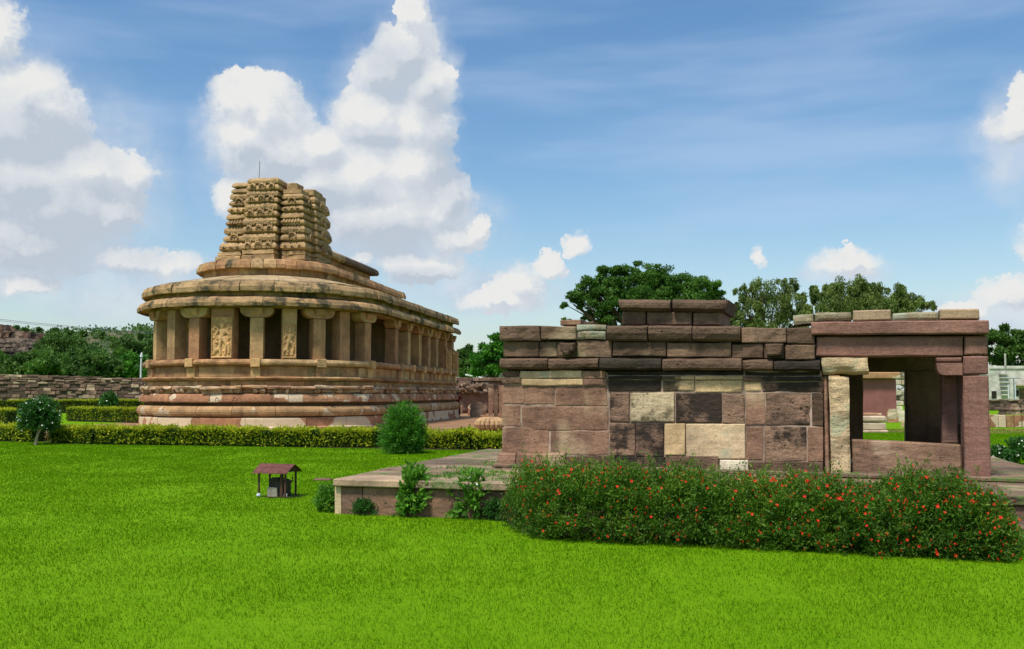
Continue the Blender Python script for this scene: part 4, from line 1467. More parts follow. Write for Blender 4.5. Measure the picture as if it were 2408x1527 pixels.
hedge('small hedge block at the far left edge behind the garden path', hp(-120, 993), hp(22, 997), .7, .70, 9000, .04, seed=7)
hedge('rearmost hedge row along the foot of the long rubble wall', hp(-200, 975), hp(420, 970), .8, 1.0, 34000, .02, seed=8)


# ------------------------------------------------------------------ sprig bushes
def sprig_leaves(rng, roots, tips, nl, t0=.4, arch=.15, jitter=.02):
    n = len(roots)
    mid = (roots + tips) / 2 + np.c_[np.zeros((n, 2)), np.linalg.norm(tips - roots, axis=1) * arch]
    t = rng.uniform(t0, 1, (n, nl, 1))
    P_ = (1 - t) ** 2 * roots[:, None] + 2 * t * (1 - t) * mid[:, None] + t * t * tips[:, None]
    T_ = 2 * (1 - t) * (mid - roots)[:, None] + 2 * t * (tips - mid)[:, None]
    P_ = P_ + rng.normal(size=P_.shape) * jitter
    return P_.reshape(-1, 3), unit(T_.reshape(-1, 3))


def stems(name, roots, tips, mat, parent, rad=.004, arch=.15):
    V, F = [], []
    b = 0
    for r0, t0_ in zip(roots, tips):
        mid = (r0 + t0_) / 2; mid = mid + np.array([0, 0, np.linalg.norm(t0_ - r0) * arch])
        for q in range(4):
            t = q / 3
            c = (1 - t) ** 2 * r0 + 2 * t * (1 - t) * mid + t * t * t0_
            rr_ = rad * (1.3 - t)
            for a in (0, 2.09, 4.19):
                V.append((c[0] + rr_ * math.cos(a), c[1] + rr_ * math.sin(a), c[2]))
        for q in range(3):
            for k in range(3):
                F.append((b + q * 3 + k, b + q * 3 + (k + 1) % 3, b + q * 3 + 3 + (k + 1) % 3, b + q * 3 + 3 + k))
        b += 12
    return npmesh(name, V, F, mat, parent)


bed = thing('flowering_bush_row', 'long dense row of green bushes dotted with small red flowers in front of the shrine', 'bushes', gp(1800, 1290))
TOPS = [(1178, 1190), (1200, 1150), (1235, 1092), (1262, 1105), (1300, 1096), (1329, 1082), (1360, 1078), (1386, 1090), (1450, 1098), (1500, 1092), (1560, 1100), (1600, 1086),
        (1622, 1086), (1673, 1122), (1730, 1118), (1793, 1112), (1851, 1126), (1900, 1118), (1934, 1106), (1975, 1132), (2040, 1134), (2091, 1122), (2150, 1110),
        (2190, 1090), (2205, 1088), (2222, 1120), (2290, 1138), (2342, 1155), (2372, 1190), (2392, 1235)]
FRONTS = [(1178, 1222), (1200, 1245), (1240, 1268), (1300, 1276), (1550, 1288), (1800, 1300), (2000, 1312), (2200, 1322), (2330, 1330), (2370, 1310), (2392, 1268)]
xs_ = np.linspace(1190, 2385, 50)
soil_strip('bush_bed_soil', [(gp(x, interp(x, FRONTS)).x, gp(x, interp(x, FRONTS)).y + .42 + .05 * math.sin(x * .35) * math.sin(x * .13)) for x in xs_],
           [(gp(x, interp(x, FRONTS)).x, gp(x, interp(x, FRONTS)).y + 1.3) for x in xs_], .016)
rng = np.random.default_rng(21)
NS = 5200
px = rng.uniform(1186, 2352, NS)
an = np.arccos(1 - 2 * rng.beta(1.0, 1.6, NS))          # 0 front .. pi back
rad = np.where(rng.uniform(size=NS) < .6, rng.uniform(.9, 1.05, NS), rng.uniform(.55, .95, NS))
roots, tips = [], []
for p, a, r_ in zip(px, an, rad):
    g = gp(p, interp(p, FRONTS))
    yc = g.y + .62
    x = (p - W0 / 2) / FPX * yc / math.cos(PITCH)
    ht = at(p, interp(p, TOPS), yc).z * (.93 if p < 1700 else .90) * min(1, .55 + .45 * (2360 - p) / 60)
    lump = 1 + .20 * noise.noise(Vector((x * 2.1, a * 1.2, 3))) + .26 * noise.noise(Vector((x * 4.5, a * 2.5, 8)))
    e = min(1, (p - 1172) / 70, (2385 - p) / 90)
    wy = .60 * max(.35, e) * r_ * lump
    tips.append((x + rng.normal(0, .03), yc - math.cos(a) * wy, max(.03, ht * r_ * lump * math.sin(a) ** .55)))
    if rng.uniform() < .26 and a < 1.5:
        tips[-1] = (x + rng.normal(0, .03), yc - wy * rng.uniform(.92, 1.06), rng.uniform(.02, .30))
    roots.append((x + rng.normal(0, .12), yc + rng.normal(0, .12) - math.cos(a) * wy * .45, max(0, tips[-1][2] * .25 - .05)))
roots, tips = np.array(roots), np.array(tips)
Cl, Dl = sprig_leaves(rng, roots, tips, 34, .45, .12, .024)
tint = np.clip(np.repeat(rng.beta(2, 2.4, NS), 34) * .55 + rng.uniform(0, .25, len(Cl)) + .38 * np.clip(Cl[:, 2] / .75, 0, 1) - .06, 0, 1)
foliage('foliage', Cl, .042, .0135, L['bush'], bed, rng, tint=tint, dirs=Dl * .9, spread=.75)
stems('stems', roots[::3], tips[::3], plain_mat('green_stem', (.07, .09, .03)), bed, .004, .12)['kind'] = 'stuff'
# long whips sticking out of the outline
k = 620
i_ = rng.choice(np.where((an > .7) & (an < 2.2) & (rad > .9))[0], k)
r2 = tips[i_] * 1.0; t2 = r2 + np.c_[rng.normal(0, .06, (k, 2)), rng.uniform(.04, .20, k)]
Cl, Dl = sprig_leaves(rng, r2, t2, 12, .05, .0, .012)
foliage('foliage', Cl, .042, .014, L['bush'], bed, rng, tint=rng.uniform(.4, 1, len(Cl)), dirs=Dl * .8, spread=.7)
stems('whip_stems', r2, t2, bpy.data.materials['green_stem'], bed, .003, 0)['kind'] = 'stuff'
# a yellowing patch low in the middle
gq = gp(1662, 1276)
C = np.array([gq.x, gq.y - .0, .22]) + rng.normal(size=(160, 3)) * (.13, .05, .05)
foliage('foliage', C, .045, .018, leaf_mat('yellowing_leaf', (.25, .28, .04), (.55, .50, .12)), bed, rng, label=None)


def flower_mesh(name, r, petals, mat, parent, M4):
    b = MB()
    for k in range(petals):
        a = 2 * math.pi * k / petals
        c, s = math.cos(a), math.sin(a)
        c2, s2 = math.cos(a + .5), math.sin(a + .5); c3_, s3 = math.cos(a - .5), math.sin(a - .5)
        b.add([(0, 0, 0), (c2 * r * .6, s2 * r * .6, r * .25), (c * r, s * r, r * .35), (c3_ * r * .6, s3 * r * .6, r * .25)], [(0, 1, 2, 3)])
    b.tube([Vector((0, 0, -r * .6)), Vector((0, 0, r * .3))], r * .16, 4)
    o = b.build(name, mat, parent)
    o.matrix_basis = M4
    return o


cand = np.where((an < 2.0) & (rad > .86))[0]
pick = rng.choice(cand, 330, replace=False)
src = None
for q, i in enumerate(pick):
    t = Vector(tips[i]); t.y -= .035; t.z += .015
    fwd = Vector((rng.normal(0, .5), -1, rng.normal(.5, .4))).normalized()
    M4 = Matrix.Translation(t) @ fwd.to_track_quat('Z', 'Y').to_matrix().to_4x4() @ Matrix.Scale(float(rng.uniform(.6, 1.2)), 4)
    if q < 300:
        if src is None: src = flower_mesh('flower', .019, 5, M['red'], bed, M4)
        else: inst(src, bed, M4)
# smaller buds too many to count
buds = MB()
for i in rng.choice(cand, 700):
    t = Vector(tips[i]) + Vector((rng.normal(0, .03), -.01, rng.normal(0, .03)))
    buds.tube([t, t + Vector((rng.normal(0, .006), -.008, .016))], .006, 4)
o = buds.build('flower_buds', M['red'], bed); o['kind'] = 'stuff'


def ball_shrub(name, label, cat, base, rx, h, nl, l, w, mat, seed=0, flowers=0, stemh=0.0, spiky=0, flat=1.0, group=None, fr=.022):
    rng = np.random.default_rng(seed + 500)
    base = np.array([base[0], base[1], base[2] if len(base) > 2 else 0.0])
    t = thing(name, label, cat, tuple(base), 0, group)
    ns = nl // 20
    d = unit(rng.normal(size=(ns, 3)))
    d[:, 2] = np.where(d[:, 2] < -.75, -d[:, 2], d[:, 2])
    lump = np.array([1 + .16 * noise.noise(Vector(v) * 2.2 + Vector((seed, 0, 0))) + .10 * noise.noise(Vector(v) * 5 + Vector((seed, 0, 0))) for v in d])
    c = base + np.array([0, 0, stemh + (h - stemh) * .47])
    rz = (h - stemh) * .53
    rr_ = np.where(rng.uniform(size=ns) < .7, rng.uniform(.85, 1.06 + spiky, ns), rng.uniform(.4, .9, ns))
    tips = c + d * (lump * rr_)[:, None] * (rx, rx * flat, rz)
    tips[:, 2] = np.maximum(tips[:, 2], base[2] + .02 + stemh * .9)
    roots = c + (tips - c) * .35; roots[:, 2] -= rz * .25
    Cl, Dl = sprig_leaves(rng, roots, tips, 20, .3, .06, l * .35)
    tint = np.clip(np.repeat(rng.beta(2, 2.2, ns), 20) * .7 + rng.uniform(0, .35, len(Cl)) - .03, 0, 1)
    foliage('foliage', Cl, l, w, mat, t, rng, tint=tint, dirs=Dl * (.9 + spiky), spread=.7)
    stems('stems', roots[::3], tips[::3], M['bark'], t, max(.003, l * .05), .06)['kind'] = 'stuff'
    if flowers:
        src = None
        idx = rng.choice(np.where((d[:, 1] < .2) & (rr_ > .85))[0], flowers)
        for i in idx:
            p = Vector(tips[i]) + Vector((0, -.02, 0))
            M4 = Matrix.Translation(p) @ Vector((rng.normal(0, .4), -1, rng.normal(.4, .3))).to_track_quat('Z', 'Y').to_matrix().to_4x4() @ Matrix.Scale(float(rng.uniform(.7, 1.3)), 4)
            if src is None: src = flower_mesh('flower', fr, 5, M['whitefl'], t, M4)
            else: inst(src, t, M4)
    return t


# round feathery shrub in front of the hedge
g = gp(944, 1069)
ball_shrub('round_shrub', 'tall round feathery bright green shrub standing in front of the long hedge', 'shrub', (g.x, g.y + .4), .51, 1.20, 24000, .10, .022, L['shrub'], 1, spiky=.26)
# little tree with white flowers
g = gp(113, 1046)
wt = ball_shrub('flowering_tree', 'little round-crowned tree with white flowers and thin pale trunk on the lawn at left', 'tree', (g.x - .30, g.y, 0), .62, 1.48, 9000, .085, .05, L['small'], 2, 40, .36, fr=.026)
tr = MB()
b0 = gp(84, 1047)
tr.tube([b0, b0 + Vector((.02, 0, .22)), b0 + Vector((.06, 0, .36))], [.055, .045, .022], 7)
tr.tube([b0 + Vector((.03, 0, .2)), b0 + Vector((.10, 0, .42)), b0 + Vector((.22, .02, .66)), b0 + Vector((.36, .02, .9))], [.026, .022, .018, .012], 6)
tr.tube([b0 + Vector((.01, 0, .2)), b0 + Vector((.03, .03, .42)), b0 + Vector((.16, .05, .7))], [.02, .016, .01], 6)
tr.build('trunk', M['palebark'], wt, origin=True)
# rear garden shrubs
g = gp(163, 968); ball_shrub('shrub', 'wide bright green clipped bush behind the white-flowered little tree', 'shrub', (g.x, g.y - 1.2), 1.05, 1.25, 6000, .13, .04, L['shrub'], 3)
g = gp(282, 975); ball_shrub('shrub', 'small dark round shrub with a few white flowers in front of the rubble wall', 'shrub', (g.x, g.y - 2), .62, 1.65, 4200, .13, .07, L['small'], 4, 10, .5, fr=.05)
# greenery against the platform
g = gp(768, 1206); ball_shrub('shrub', 'low dense green bush at the left corner of the stone platform', 'shrub', (g.x, g.y + .12), .20, .37, 5200, .034, .017, L['vine'], 5)
g = gp(856, 1212); ball_shrub('shrub', 'small rounded green bush against the platform wall, right of the corner', 'shrub', (g.x, g.y + .08), .20, .22, 4200, .030, .016, L['small'], 6)
g = gp(972, 1216); ball_shrub('climbing_plant', 'tall leafy plant climbing over the platform edge, left of the other climber', 'plant', (g.x, g.y + .05), .17, .62, 2400, .075, .042, L['vine'], 7, spiky=.2)
g = gp(1108, 1220); ball_shrub('climbing_plant', 'looser leafy plant growing up the platform wall beside the red-flowered bushes', 'plant', (g.x, g.y + .06), .24, .52, 1900, .070, .038, L['vine'], 8, 3, fr=.014, spiky=.3)
g = gp(1166, 1224); ball_shrub('weed', 'low weeds at the foot of the platform wall beside the red-flowered bushes', 'plant', (g.x, g.y + .05), .16, .28, 2200, .04, .016, L['small'], 9)
g = gp(1092, 1220)
# white flowered bush on the far side of the platform, right edge
for k, (pxx, pyy, rx, h, lb) in enumerate([(2372, 1092, .36, .40, 'low bush with white flowers behind the platform, nearer the shrine pillar'), (2420, 1096, .42, .62, 'taller bush with white flowers cut off by the right edge of the picture')]):
    g = gp(pxx, pyy)
    ball_shrub('white_flower_bush', lb, 'bush', (g.x, g.y + .3), rx, h, 3600, .06, .03, L['small'], 12 + k, 22, fr=.026)
# sprouts on platform slabs
rng = np.random.default_rng(77)
C = []
for k in range(90):
    u, y = rng.uniform(.9, 4.6), rng.uniform(.2, 3.6)
    if u > 2.6 and y > 2.2: continue
    p = PF.pt(u, PZ, -y)
    m = rng.integers(25, 90)
    s_ = rng.uniform(.05, .20)
    C.append(np.c_[p.x + rng.normal(0, s_, m), p.y + rng.normal(0, s_ * .6, m), np.full(m, PZ)])
o = foliage('slab_weeds', np.concatenate(C), .045, .013, L['vine'], None, rng, bias=(0, 0, 1.2), spread=.8)
tag(o, 'short green weeds sprouting across the platform slabs', 'weeds', None, 'stuff')
# ================================================================== lawn objects
# roofed pump housing
g = gp(652, 1168)
ph = thing('pump_shelter', 'tiny open shelter with maroon sheet roof over a pump box on the lawn', 'shelter', (g.x, g.y, 0), R(8))
PM = Matrix.Translation((g.x, g.y, 0)) @ Matrix.Rotation(R(-16), 4, 'Z')
s = g.y / FPX          # metres per photo pixel here


def pbuild(b, name, mat, parent=ph):
    b.V = [PM @ v for v in b.V]
    return b.build(name, mat, parent, origin=True)


WX, WY, HE = .228, .16, .39
for sx, sy in ((-1, -1), (1, -1), (-1, 1), (1, 1)):
    pbuild(MB().box(sx * WX - .012, sx * WX + .012, sy * WY - .012, sy * WY + .012, -.02, HE + .02), 'post', M['rust'])
for sy in (-1, 1):
    pbuild(MB().box(-WX, WX, sy * WY - .01, sy * WY + .01, HE - .015, HE + .01), 'rail', M['rust'])
rf = MB()
for sy in (-1, 1):
    V, Fq = [], []
    nxx = 13
    for j, (yy, zz) in enumerate(((0, HE + .115), (sy * .13, HE + .055), (sy * (WY + .09), HE - .015))):
        for i in range(nxx):
            x = -WX - .07 + (2 * WX + .14) * i / (nxx - 1)
            V.append(Vector((x, yy, zz + .004 * (i % 2) + .006 * noise.noise(Vector((x * 6, j, sy))))))
    m = len(V)
    V += [v - Vector((0, 0, .006)) for v in V]
    for j in range(2):
        for i in range(nxx - 1):
            a = j * nxx + i
            Fq += [(a, a + 1, a + nxx + 1, a + nxx), (m + a, m + a + nxx, m + a + nxx + 1, m + a + 1)]
    for i in range(nxx - 1):
        a = 2 * nxx + i
        Fq.append((a, a + 1, m + a + 1, m + a))
    rf.add(V, Fq)
pbuild(rf, 'roof', M['metalroof'])
for x in (-WX - .02, WX + .02):
    pbuild(MB().add([(x, -WY - .04, HE + .0), (x, WY + .04, HE + .0), (x, 0, HE + .105), (x + .006, -WY - .04, HE), (x + .006, WY + .04, HE), (x + .006, 0, HE + .105)], [(0, 1, 2), (3, 5, 4), (0, 2, 5, 3), (2, 1, 4, 5), (0, 3, 4, 1)]), 'gable_panel', M['rust'])
pbuild(MB().box(-.10, .17, -.08, .12, .0, .27, .03).jitter(.012, 9, 3), 'pump_box', M['pump'])
pbuild(MB().box(-.11, .06, -.085, .10, .24, .29, .02).jitter(.015, 12, 5), 'box_lid', M['pump'])
pbuild(MB().box(.13, .17, -.15, -.11, 0, .36, .006), 'support_plank', M['rust'])
pbuild(MB().tube([(.20, 0, .18), (.25, .02, .26), (.25, .02, .31)], .012, 5), 'pipe', M['rust'])
pbuild(MB().box(-.055, .065, -.125, -.095, .01, .15, .004).jitter(.008, 8, 7), 'board', M['gravelbag'])
pbuild(MB().box(-.10, -.05, -.13, -.10, .01, .16, .004).jitter(.008, 8, 9), 'board', M['gravelbag'])
b = MB()
bm = bmesh.new(); bmesh.ops.create_icosphere(bm, subdivisions=2, radius=.032)
b.add([v.co.copy() for v in bm.verts], [tuple(v.index for v in f.verts) for f in bm.faces]); bm.free()
b.jitter(.02, 14, 2); b.V = [PM @ (v + Vector((-.205, -.20, .035))) for v in b.V]
tag(b.build('plastic_bag', plain_mat('bluish_plastic', (.45, .55, .62), .35, vary=.3, scale=30), origin=True), 'crumpled bluish plastic bag at the left front post of the little maroon-roofed shelter', 'bag')
b = MB().box(-.03, .03, -.01, .01, 0, .06, .004); b.jitter(.012, 16, 4); b.V = [PM @ (v + Vector((.20, -.10, .0))) for v in b.V]
tag(b.build('paper_scrap', M['whitepaint'], origin=True), 'pale scrap of paper beside the right end of the little shelter', 'paper')

g = gp(660, 1170)
V = [(g.x + math.cos(a) * (.30 + .06 * math.sin(3 * a) + .03 * math.sin(7 * a)), g.y + .06 + math.sin(a) * (.18 + .03 * math.sin(5 * a)), .012) for a in np.linspace(0, 2 * math.pi, 24)[:-1]]
mesh('bare_soil', V, [tuple(range(23))], plain_mat('dark_soil', (.055, .045, .02), vary=.5, scale=20))['kind'] = 'structure'
# flat stone in the grass next to the platform corner
g = gp(762, 1130)
tag(MB().box(g.x - .18, g.x + .14, g.y - .12, g.y + .12, -.03, .035, .02).jitter(.02, 4, 2).build('flat_stone', M['platwall'], origin=True), 'flat brown stone half sunk in the lawn left of the platform corner', 'stone')

# fluted cushion stone (amalaka) lying on its side on the bare earth
g = gp(1152, 1016)
b = MB()
n, rings = 144, []
for f, r_ in [(-1, .20), (-.85, .30), (-.5, .40), (0, .44), (.5, .40), (.85, .30), (1, .20)]:
    ring = []
    for k in range(n):
        a = 2 * math.pi * k / n
        q_ = r_ * 1.3 * (1 + .22 * math.sqrt(abs(math.cos(a * 9))))
        ring.append(Vector((q_ * math.cos(a), q_ * math.sin(a), .30 + f * .30)))
    rings.append(ring)
V, F = loft_rings(rings)
b.add([v + Vector((g.x, g.y + .5, 0)) for v in V], F).jitter(.008, 5, 1)
tag(b.build('fluted_stone', stone_mat('fluted_ochre_stone', [(.46, .30, .16)], grime=.1, bump=.4, streak=.3), origin=True), 'round fluted ochre cushion stone lying on the bare earth left of the shrine', 'carved stone')
# small pink block seen through the hedge gap
g = gp(105, 1040)
c = at(105, 1016, g.y + 1.2)
tag(MB().box(c.x - .22, c.x + .22, c.y - .2, c.y + .2, 0, .52, .03).jitter(.02, 4, 2).build('stone_block', M['pink'], origin=True), 'small pinkish stone block in the gap of the front hedge behind the little tree', 'stone')

# person by the far corner of the temple
g = at(1077, 985, 63.5); g.z = 0
pe = thing('person', 'person in red and dark clothes standing at the far right corner of the temple', 'person', (g.x, g.y, 0))


def skin_body(name, joints_, edges_, mat, parent, sub=1):
    me = bpy.data.meshes.new(name)
    me.from_pydata([j[:3] for j in joints_], edges_, [])
    o = bpy.data.objects.new(name, me)
    link(o, parent)
    o.matrix_basis = Matrix.Translation((g.x, g.y, 0)) @ Matrix.Rotation(R(25), 4, 'Z')
    md = o.modifiers.new('skin', 'SKIN')
    for i, jn in enumerate(joints_):
        v = me.skin_vertices[0].data[i]
        v.radius = (jn[3], jn[3] * .85)
        v.use_root = i == 0
    ms = o.modifiers.new('sub', 'SUBSURF'); ms.levels = sub; ms.render_levels = sub
    me.materials.append(mat)
    return o


J = [(0, 0, .92, .13), (0, 0, 1.12, .12), (0, 0, 1.34, .15), (0, 0, 1.46, .05), (0, -.01, 1.56, .085), (0, 0, 1.66, .07),
     (-.18, 0, 1.36, .055), (-.24, .02, 1.10, .042), (-.22, -.05, .86, .035), (.18, 0, 1.36, .055), (.24, .02, 1.10, .042), (.20, -.08, .88, .035),
     (-.09, 0, .84, .09), (-.10, -.02, .48, .065), (-.10, .02, .06, .045), (-.10, -.12, .03, .035), (.09, 0, .84, .09), (.11, -.05, .48, .065), (.12, 0, .06, .045), (.12, -.14, .03, .035)]
EJ = [(0, 1), (1, 2), (2, 3), (3, 4), (4, 5), (2, 6), (6, 7), (7, 8), (2, 9), (9, 10), (10, 11), (0, 12), (12, 13), (13, 14), (14, 15), (0, 16), (16, 17), (17, 18), (18, 19)]
skin_body('body', J, EJ, plain_mat('brown_skin', (.16, .08, .045), .6, vary=.05), pe)
TJ = [(0, 0, .86, .16), (0, 0, 1.12, .135), (0, 0, 1.35, .165), (-.18, 0, 1.37, .07), (-.23, .02, 1.14, .06), (.18, 0, 1.37, .07), (.23, .02, 1.14, .06)]
skin_body('red_shirt', TJ, [(0, 1), (1, 2), (2, 3), (3, 4), (2, 5), (5, 6)], plain_mat('red_cloth', (.16, .012, .012), vary=.15), pe)
LJ = [(0, 0, .88, .15), (-.09, 0, .82, .105), (-.10, -.02, .48, .08), (-.10, .02, .12, .07), (.09, 0, .82, .105), (.11, -.05, .48, .08), (.12, 0, .12, .07)]
skin_body('dark_trousers', LJ, [(0, 1), (1, 2), (2, 3), (0, 4), (4, 5), (5, 6)], plain_mat('dark_cloth', (.02, .02, .03), vary=.1), pe)
skin_body('hair', [(0, .02, 1.62, .09), (0, .03, 1.68, .085), (0, .04, 1.56, .06)], [(0, 1), (0, 2)], M['dark'], pe)

# ================================================================== rubble boundary wall
def rubble_wall(name, label, pa, pb, za, zb, thick, hstone, lstone, mat, seed=0, cat='wall', top=True):
    rg = random.Random(seed)
    pa, pb = Vector((pa[0], pa[1], 0)), Vector((pb[0], pb[1], 0))
    L_ = (pb - pa).length
    pl = Plane(pa, (pb - pa))
    w = thing(name, label, cat, ((pa + pb) / 2))
    V, F = loft_rings([[pl.pt(0, -.2, -.06), pl.pt(L_, -.2, -.06), pl.pt(L_, -.2, -thick), pl.pt(0, -.2, -thick)],
                       [pl.pt(0, za - .05, -.06), pl.pt(L_, zb - .05, -.06), pl.pt(L_, zb - .05, -thick), pl.pt(0, za - .05, -thick)]])
    mesh('rubble_core', V, F, M['shadowcore'], w, origin=True)
    cells = []
    z, k = 0.0, 0
    zmax = max(za, zb)
    while z < zmax:
        h = hstone * rg.uniform(.7, 1.25)
        if top and z + h > zmax - hstone * 1.6: h = hstone * 1.3
        u = -rg.uniform(0, lstone)
        while u < L_:
            l = lstone * rg.uniform(.45, 1.5) * (1.3 if top and z > zmax - hstone * 2.6 else 1)
            zc = za + (zb - za) * min(1, max(0, (u + l / 2) / L_))
            if z < zc - .06:
                cells.append((max(0, u), min(L_, u + l), z + rg.uniform(-.03, .05), min(z + h * rg.uniform(.85, 1.15), zc + rg.uniform(-.02, .03)), rg.uniform(-.08, .08)))
            u += l
        z += h
        k += 1
    vis = [c for c in cells if 2380 > proj_px(pl.pt((c[0] + c[1]) / 2, c[2], 0))[0] > -30 or True]
    rest = MB()
    shown = 0
    order = sorted(range(len(vis)), key=lambda i: (not -15 < proj_px(pl.pt((vis[i][0] + vis[i][1]) / 2, vis[i][2], 0))[0] < 2420, -vis[i][2]))
    keep = set(order[:298])
    for i, c in enumerate(vis):
        b = MB().box(c[0] + .02, c[1] - .02 if c[1] - c[0] > .08 else c[1], -c[4], .3, c[2] + .015, c[3] - .012, .03)
        b.jitter(.055, 2.5, i % 17)
        b.V = [pl.pt(v.x, v.z, -v.y) for v in b.V]
        if i in keep:
            b.build('stone', mat, w, origin=True)
        else:
            rest.add(b.V, b.F)
    if rest.V:
        o = rest.build('lower_stones', M['lichen'] if False else mat, w, origin=True)
        o['kind'] = 'stuff'
    return w


WY0 = 79.0
xa, xb = at(-620, 900, WY0), at(345, 900, WY0)
rubble_wall('boundary_wall', 'long rubble stone boundary wall with a coping of bigger blocks, left of the temple', (xa.x, WY0), (xb.x, WY0), at(-620, 862, WY0).z, at(345, 890, WY0).z, .8, .27, .62, M['rubble'], 1)
xa, xb = at(1050, 900, WY0 - 3), at(1185, 900, WY0 - 3)
rubble_wall('boundary_wall', 'ruinous rubble boundary wall between the temple and the brown shrine', (xa.x, WY0 - 3), (xb.x, WY0 - 3), at(1050, 888, WY0 - 3).z, at(1185, 889, WY0 - 3).z, .8, .25, .5, M['rubble'], 2)
# plain continuation behind the temple and the shrine
ctr = [((at(345, 900, WY0).x), WY0), (at(1050, 900, WY0).x, WY0 - 3)]
pl_ = Plane(ctr[0], (ctr[1][0] - ctr[0][0], ctr[1][1] - ctr[0][1]))
Lc = (Vector(ctr[1]) - Vector(ctr[0])).length
wc = wall_box('boundary_wall', 0, Lc, 0, .8, 0, 2.85, 'rubble', None, .03, .05, 3, pl=pl_)
tag(wc, 'stretch of boundary wall hidden behind the temple', 'wall')

wh = wall_box('boundary_wall', 0, 33, 0, .8, 0, 2.6, 'rubble', None, .03, .05, 3, pl=Plane((at(1186, 900, 77).x, 77), (48, 9)))
tag(wh, 'stretch of boundary wall hidden behind the brown shrine', 'wall')
# loose stones and upright fragments in front of that wall
rg = random.Random(31)
heap = thing('stone_heap', 'jumbled heap of loose grey stones leaning on the wall between temple and shrine', 'stone heap', gp(1110, 968))
for k in range(70):
    p = at(rg.uniform(1078, 1148), rg.uniform(903, 925), 74.5 - rg.uniform(0, 1.2))
    b = MB().box(-.22 * rg.uniform(.4, 1.2), .22 * rg.uniform(.4, 1.2), -.15, .15, -.10, .10, .04)
    Mx = Matrix.Translation(p) @ Matrix.Rotation(rg.uniform(-.5, .5), 4, 'Y') @ Matrix.Rotation(rg.uniform(0, 3), 4, 'Z')
    b.V = [Mx @ v for v in b.V]
    b.build('loose_stone', M['rubble'], heap, origin=True)
tag(wall_box('rubble_bank', 0, 3.2, 0, 1.4, 0, at(1110, 918, 74).z, 'rubble', None, .25, .12, 8, pl=Plane((at(1076, 900, 74).x, 74.0), (1, 0))), 'low bank of rubble at the foot of the wall between temple and shrine', 'rubble')
FR = [(1097, 938, 965, .34, 'white', 'pale standing stone figure fragment just right of the temple corner'),
      (1085, 945, 968, .22, 'rose', 'thin upright stone slab right behind the standing person'),
      (1108, 952, 972, .5, 'pink', 'broad pinkish upright slab between the pale fragment and the dark block'),
      (1122, 946, 975, 1.0, 'rubble', 'dark brown broken block standing before the rubble wall'),
      (1138, 952, 976, .35, 'rubble', 'narrow leaning stone stub left of the ruined pilasters')]
for k, (pxx, yt, yb, wd, mt, lb) in enumerate(FR):
    q = gp(pxx, yb + 6)
    zt = at(pxx, yt, q.y).z
    rings = [rect_ring(-wd / 2 * f, wd / 2 * f, -.15, .15, zt * t) for t, f in ((0, 1), (.3, .95), (.6, .8), (.72, .95), (.9, .8), (1, .4))]
    V, F = loft_rings(rings)
    b = MB().add([v + Vector((q.x, q.y, 0)) for v in V], F).jitter(.06, 3, k)
    tag(b.build('stone_fragment', M[mt], origin=True), lb, 'stone')
# ruined pilaster building beside the shrine's left edge
g0 = gp(1163, 984)
plr = Plane((at(1146, 984, g0.y).x, g0.y), (1, 0))
ruin = thing('ruined_pilaster_wall', 'small ruined wall with pilasters and capitals just left of the brown shrine', 'ruin', g0)
zt = at(1163, 888, g0.y).z
for (x0, x1, y0, y1, o, mt) in [(1148, 1160, 912, 984, .1, 'rose'), (1161, 1172, 905, 984, .0, 'brown'), (1173, 1190, 905, 984, .12, 'rose'), (1146, 1190, 888, 897, .25, 'brown'), (1148, 1164, 898, 904, .16, 'brown'), (1150, 1162, 906, 911, .14, 'brown'), (1165, 1190, 898, 904, .05, 'brown')]:
    face_stone('stone', plr, [(x0, y0), (x1, y0), (x1, y1), (x0, y1)], o, mt, ruin, .02, depth=.6, cell=.3, gap=.015)
q = gp(1157, 982)
tag(MB().box(q.x - .75, q.x + .75, q.y - .5, q.y + .3, 0, .16, .03).jitter(.02, 2, 1).build('stone_slab', M['pink'], origin=True), 'low pinkish slab on the ground before the ruined pilaster wall', 'stone')

# white slanted bar and lamp pole
a, b_ = at(1094, 882, 92), at(1133, 889, 92)
so = MB().tube([a, b_], .09, 4)
c_ = (a + b_) / 2
so.tube([Vector((c_.x, c_.y, 0)), c_], .06, 5)
tag(so.build('solar_panel', M['whitepaint'], origin=True), 'white slanted panel on a post seen over the ruined wall right of the temple', 'panel')
g = at(329, 940, 84)
lp = thing('lamp_pole', 'slim white lamp pole standing behind the wall left of the temple', 'lamp pole', (g.x, g.y, 0))
zt = at(331, 829, 84).z
MB().tube([(g.x, g.y, 0), (g.x + .05, g.y, zt - .4)], [.10, .07], 7).build('pole', M['whitepaint'], lp, origin=True)
MB().tube([(g.x + .05, g.y, zt - .4), (g.x + .08, g.y, zt)], [.14, .05], 7).build('lamp_head', M['whitepaint'], lp, origin=True)
MB().tube([(g.x - .5, g.y, zt - 1.25), (g.x + .2, g.y, zt - 1.22)], .025, 5).build('cross_arm', M['iron'], lp, origin=True)
# overhead wires
for k, (ya, yb, lb) in enumerate([(742, 777, 'upper overhead wire crossing the sky at far left'), (745.5, 780, 'lower overhead wire crossing the sky at far left')]):
    A, B = at(-150, ya - 8, 130), at(900, yb + 6, 190)
    pts = [A.lerp(B, t) + Vector((0, 0, -3.5 * 4 * t * (1 - t) * .5)) for t in np.linspace(0, 1, 14)]
    tag(MB().tube(pts, .028, 4).build('overhead_wire', M['iron'], origin=True), lb, 'wire')

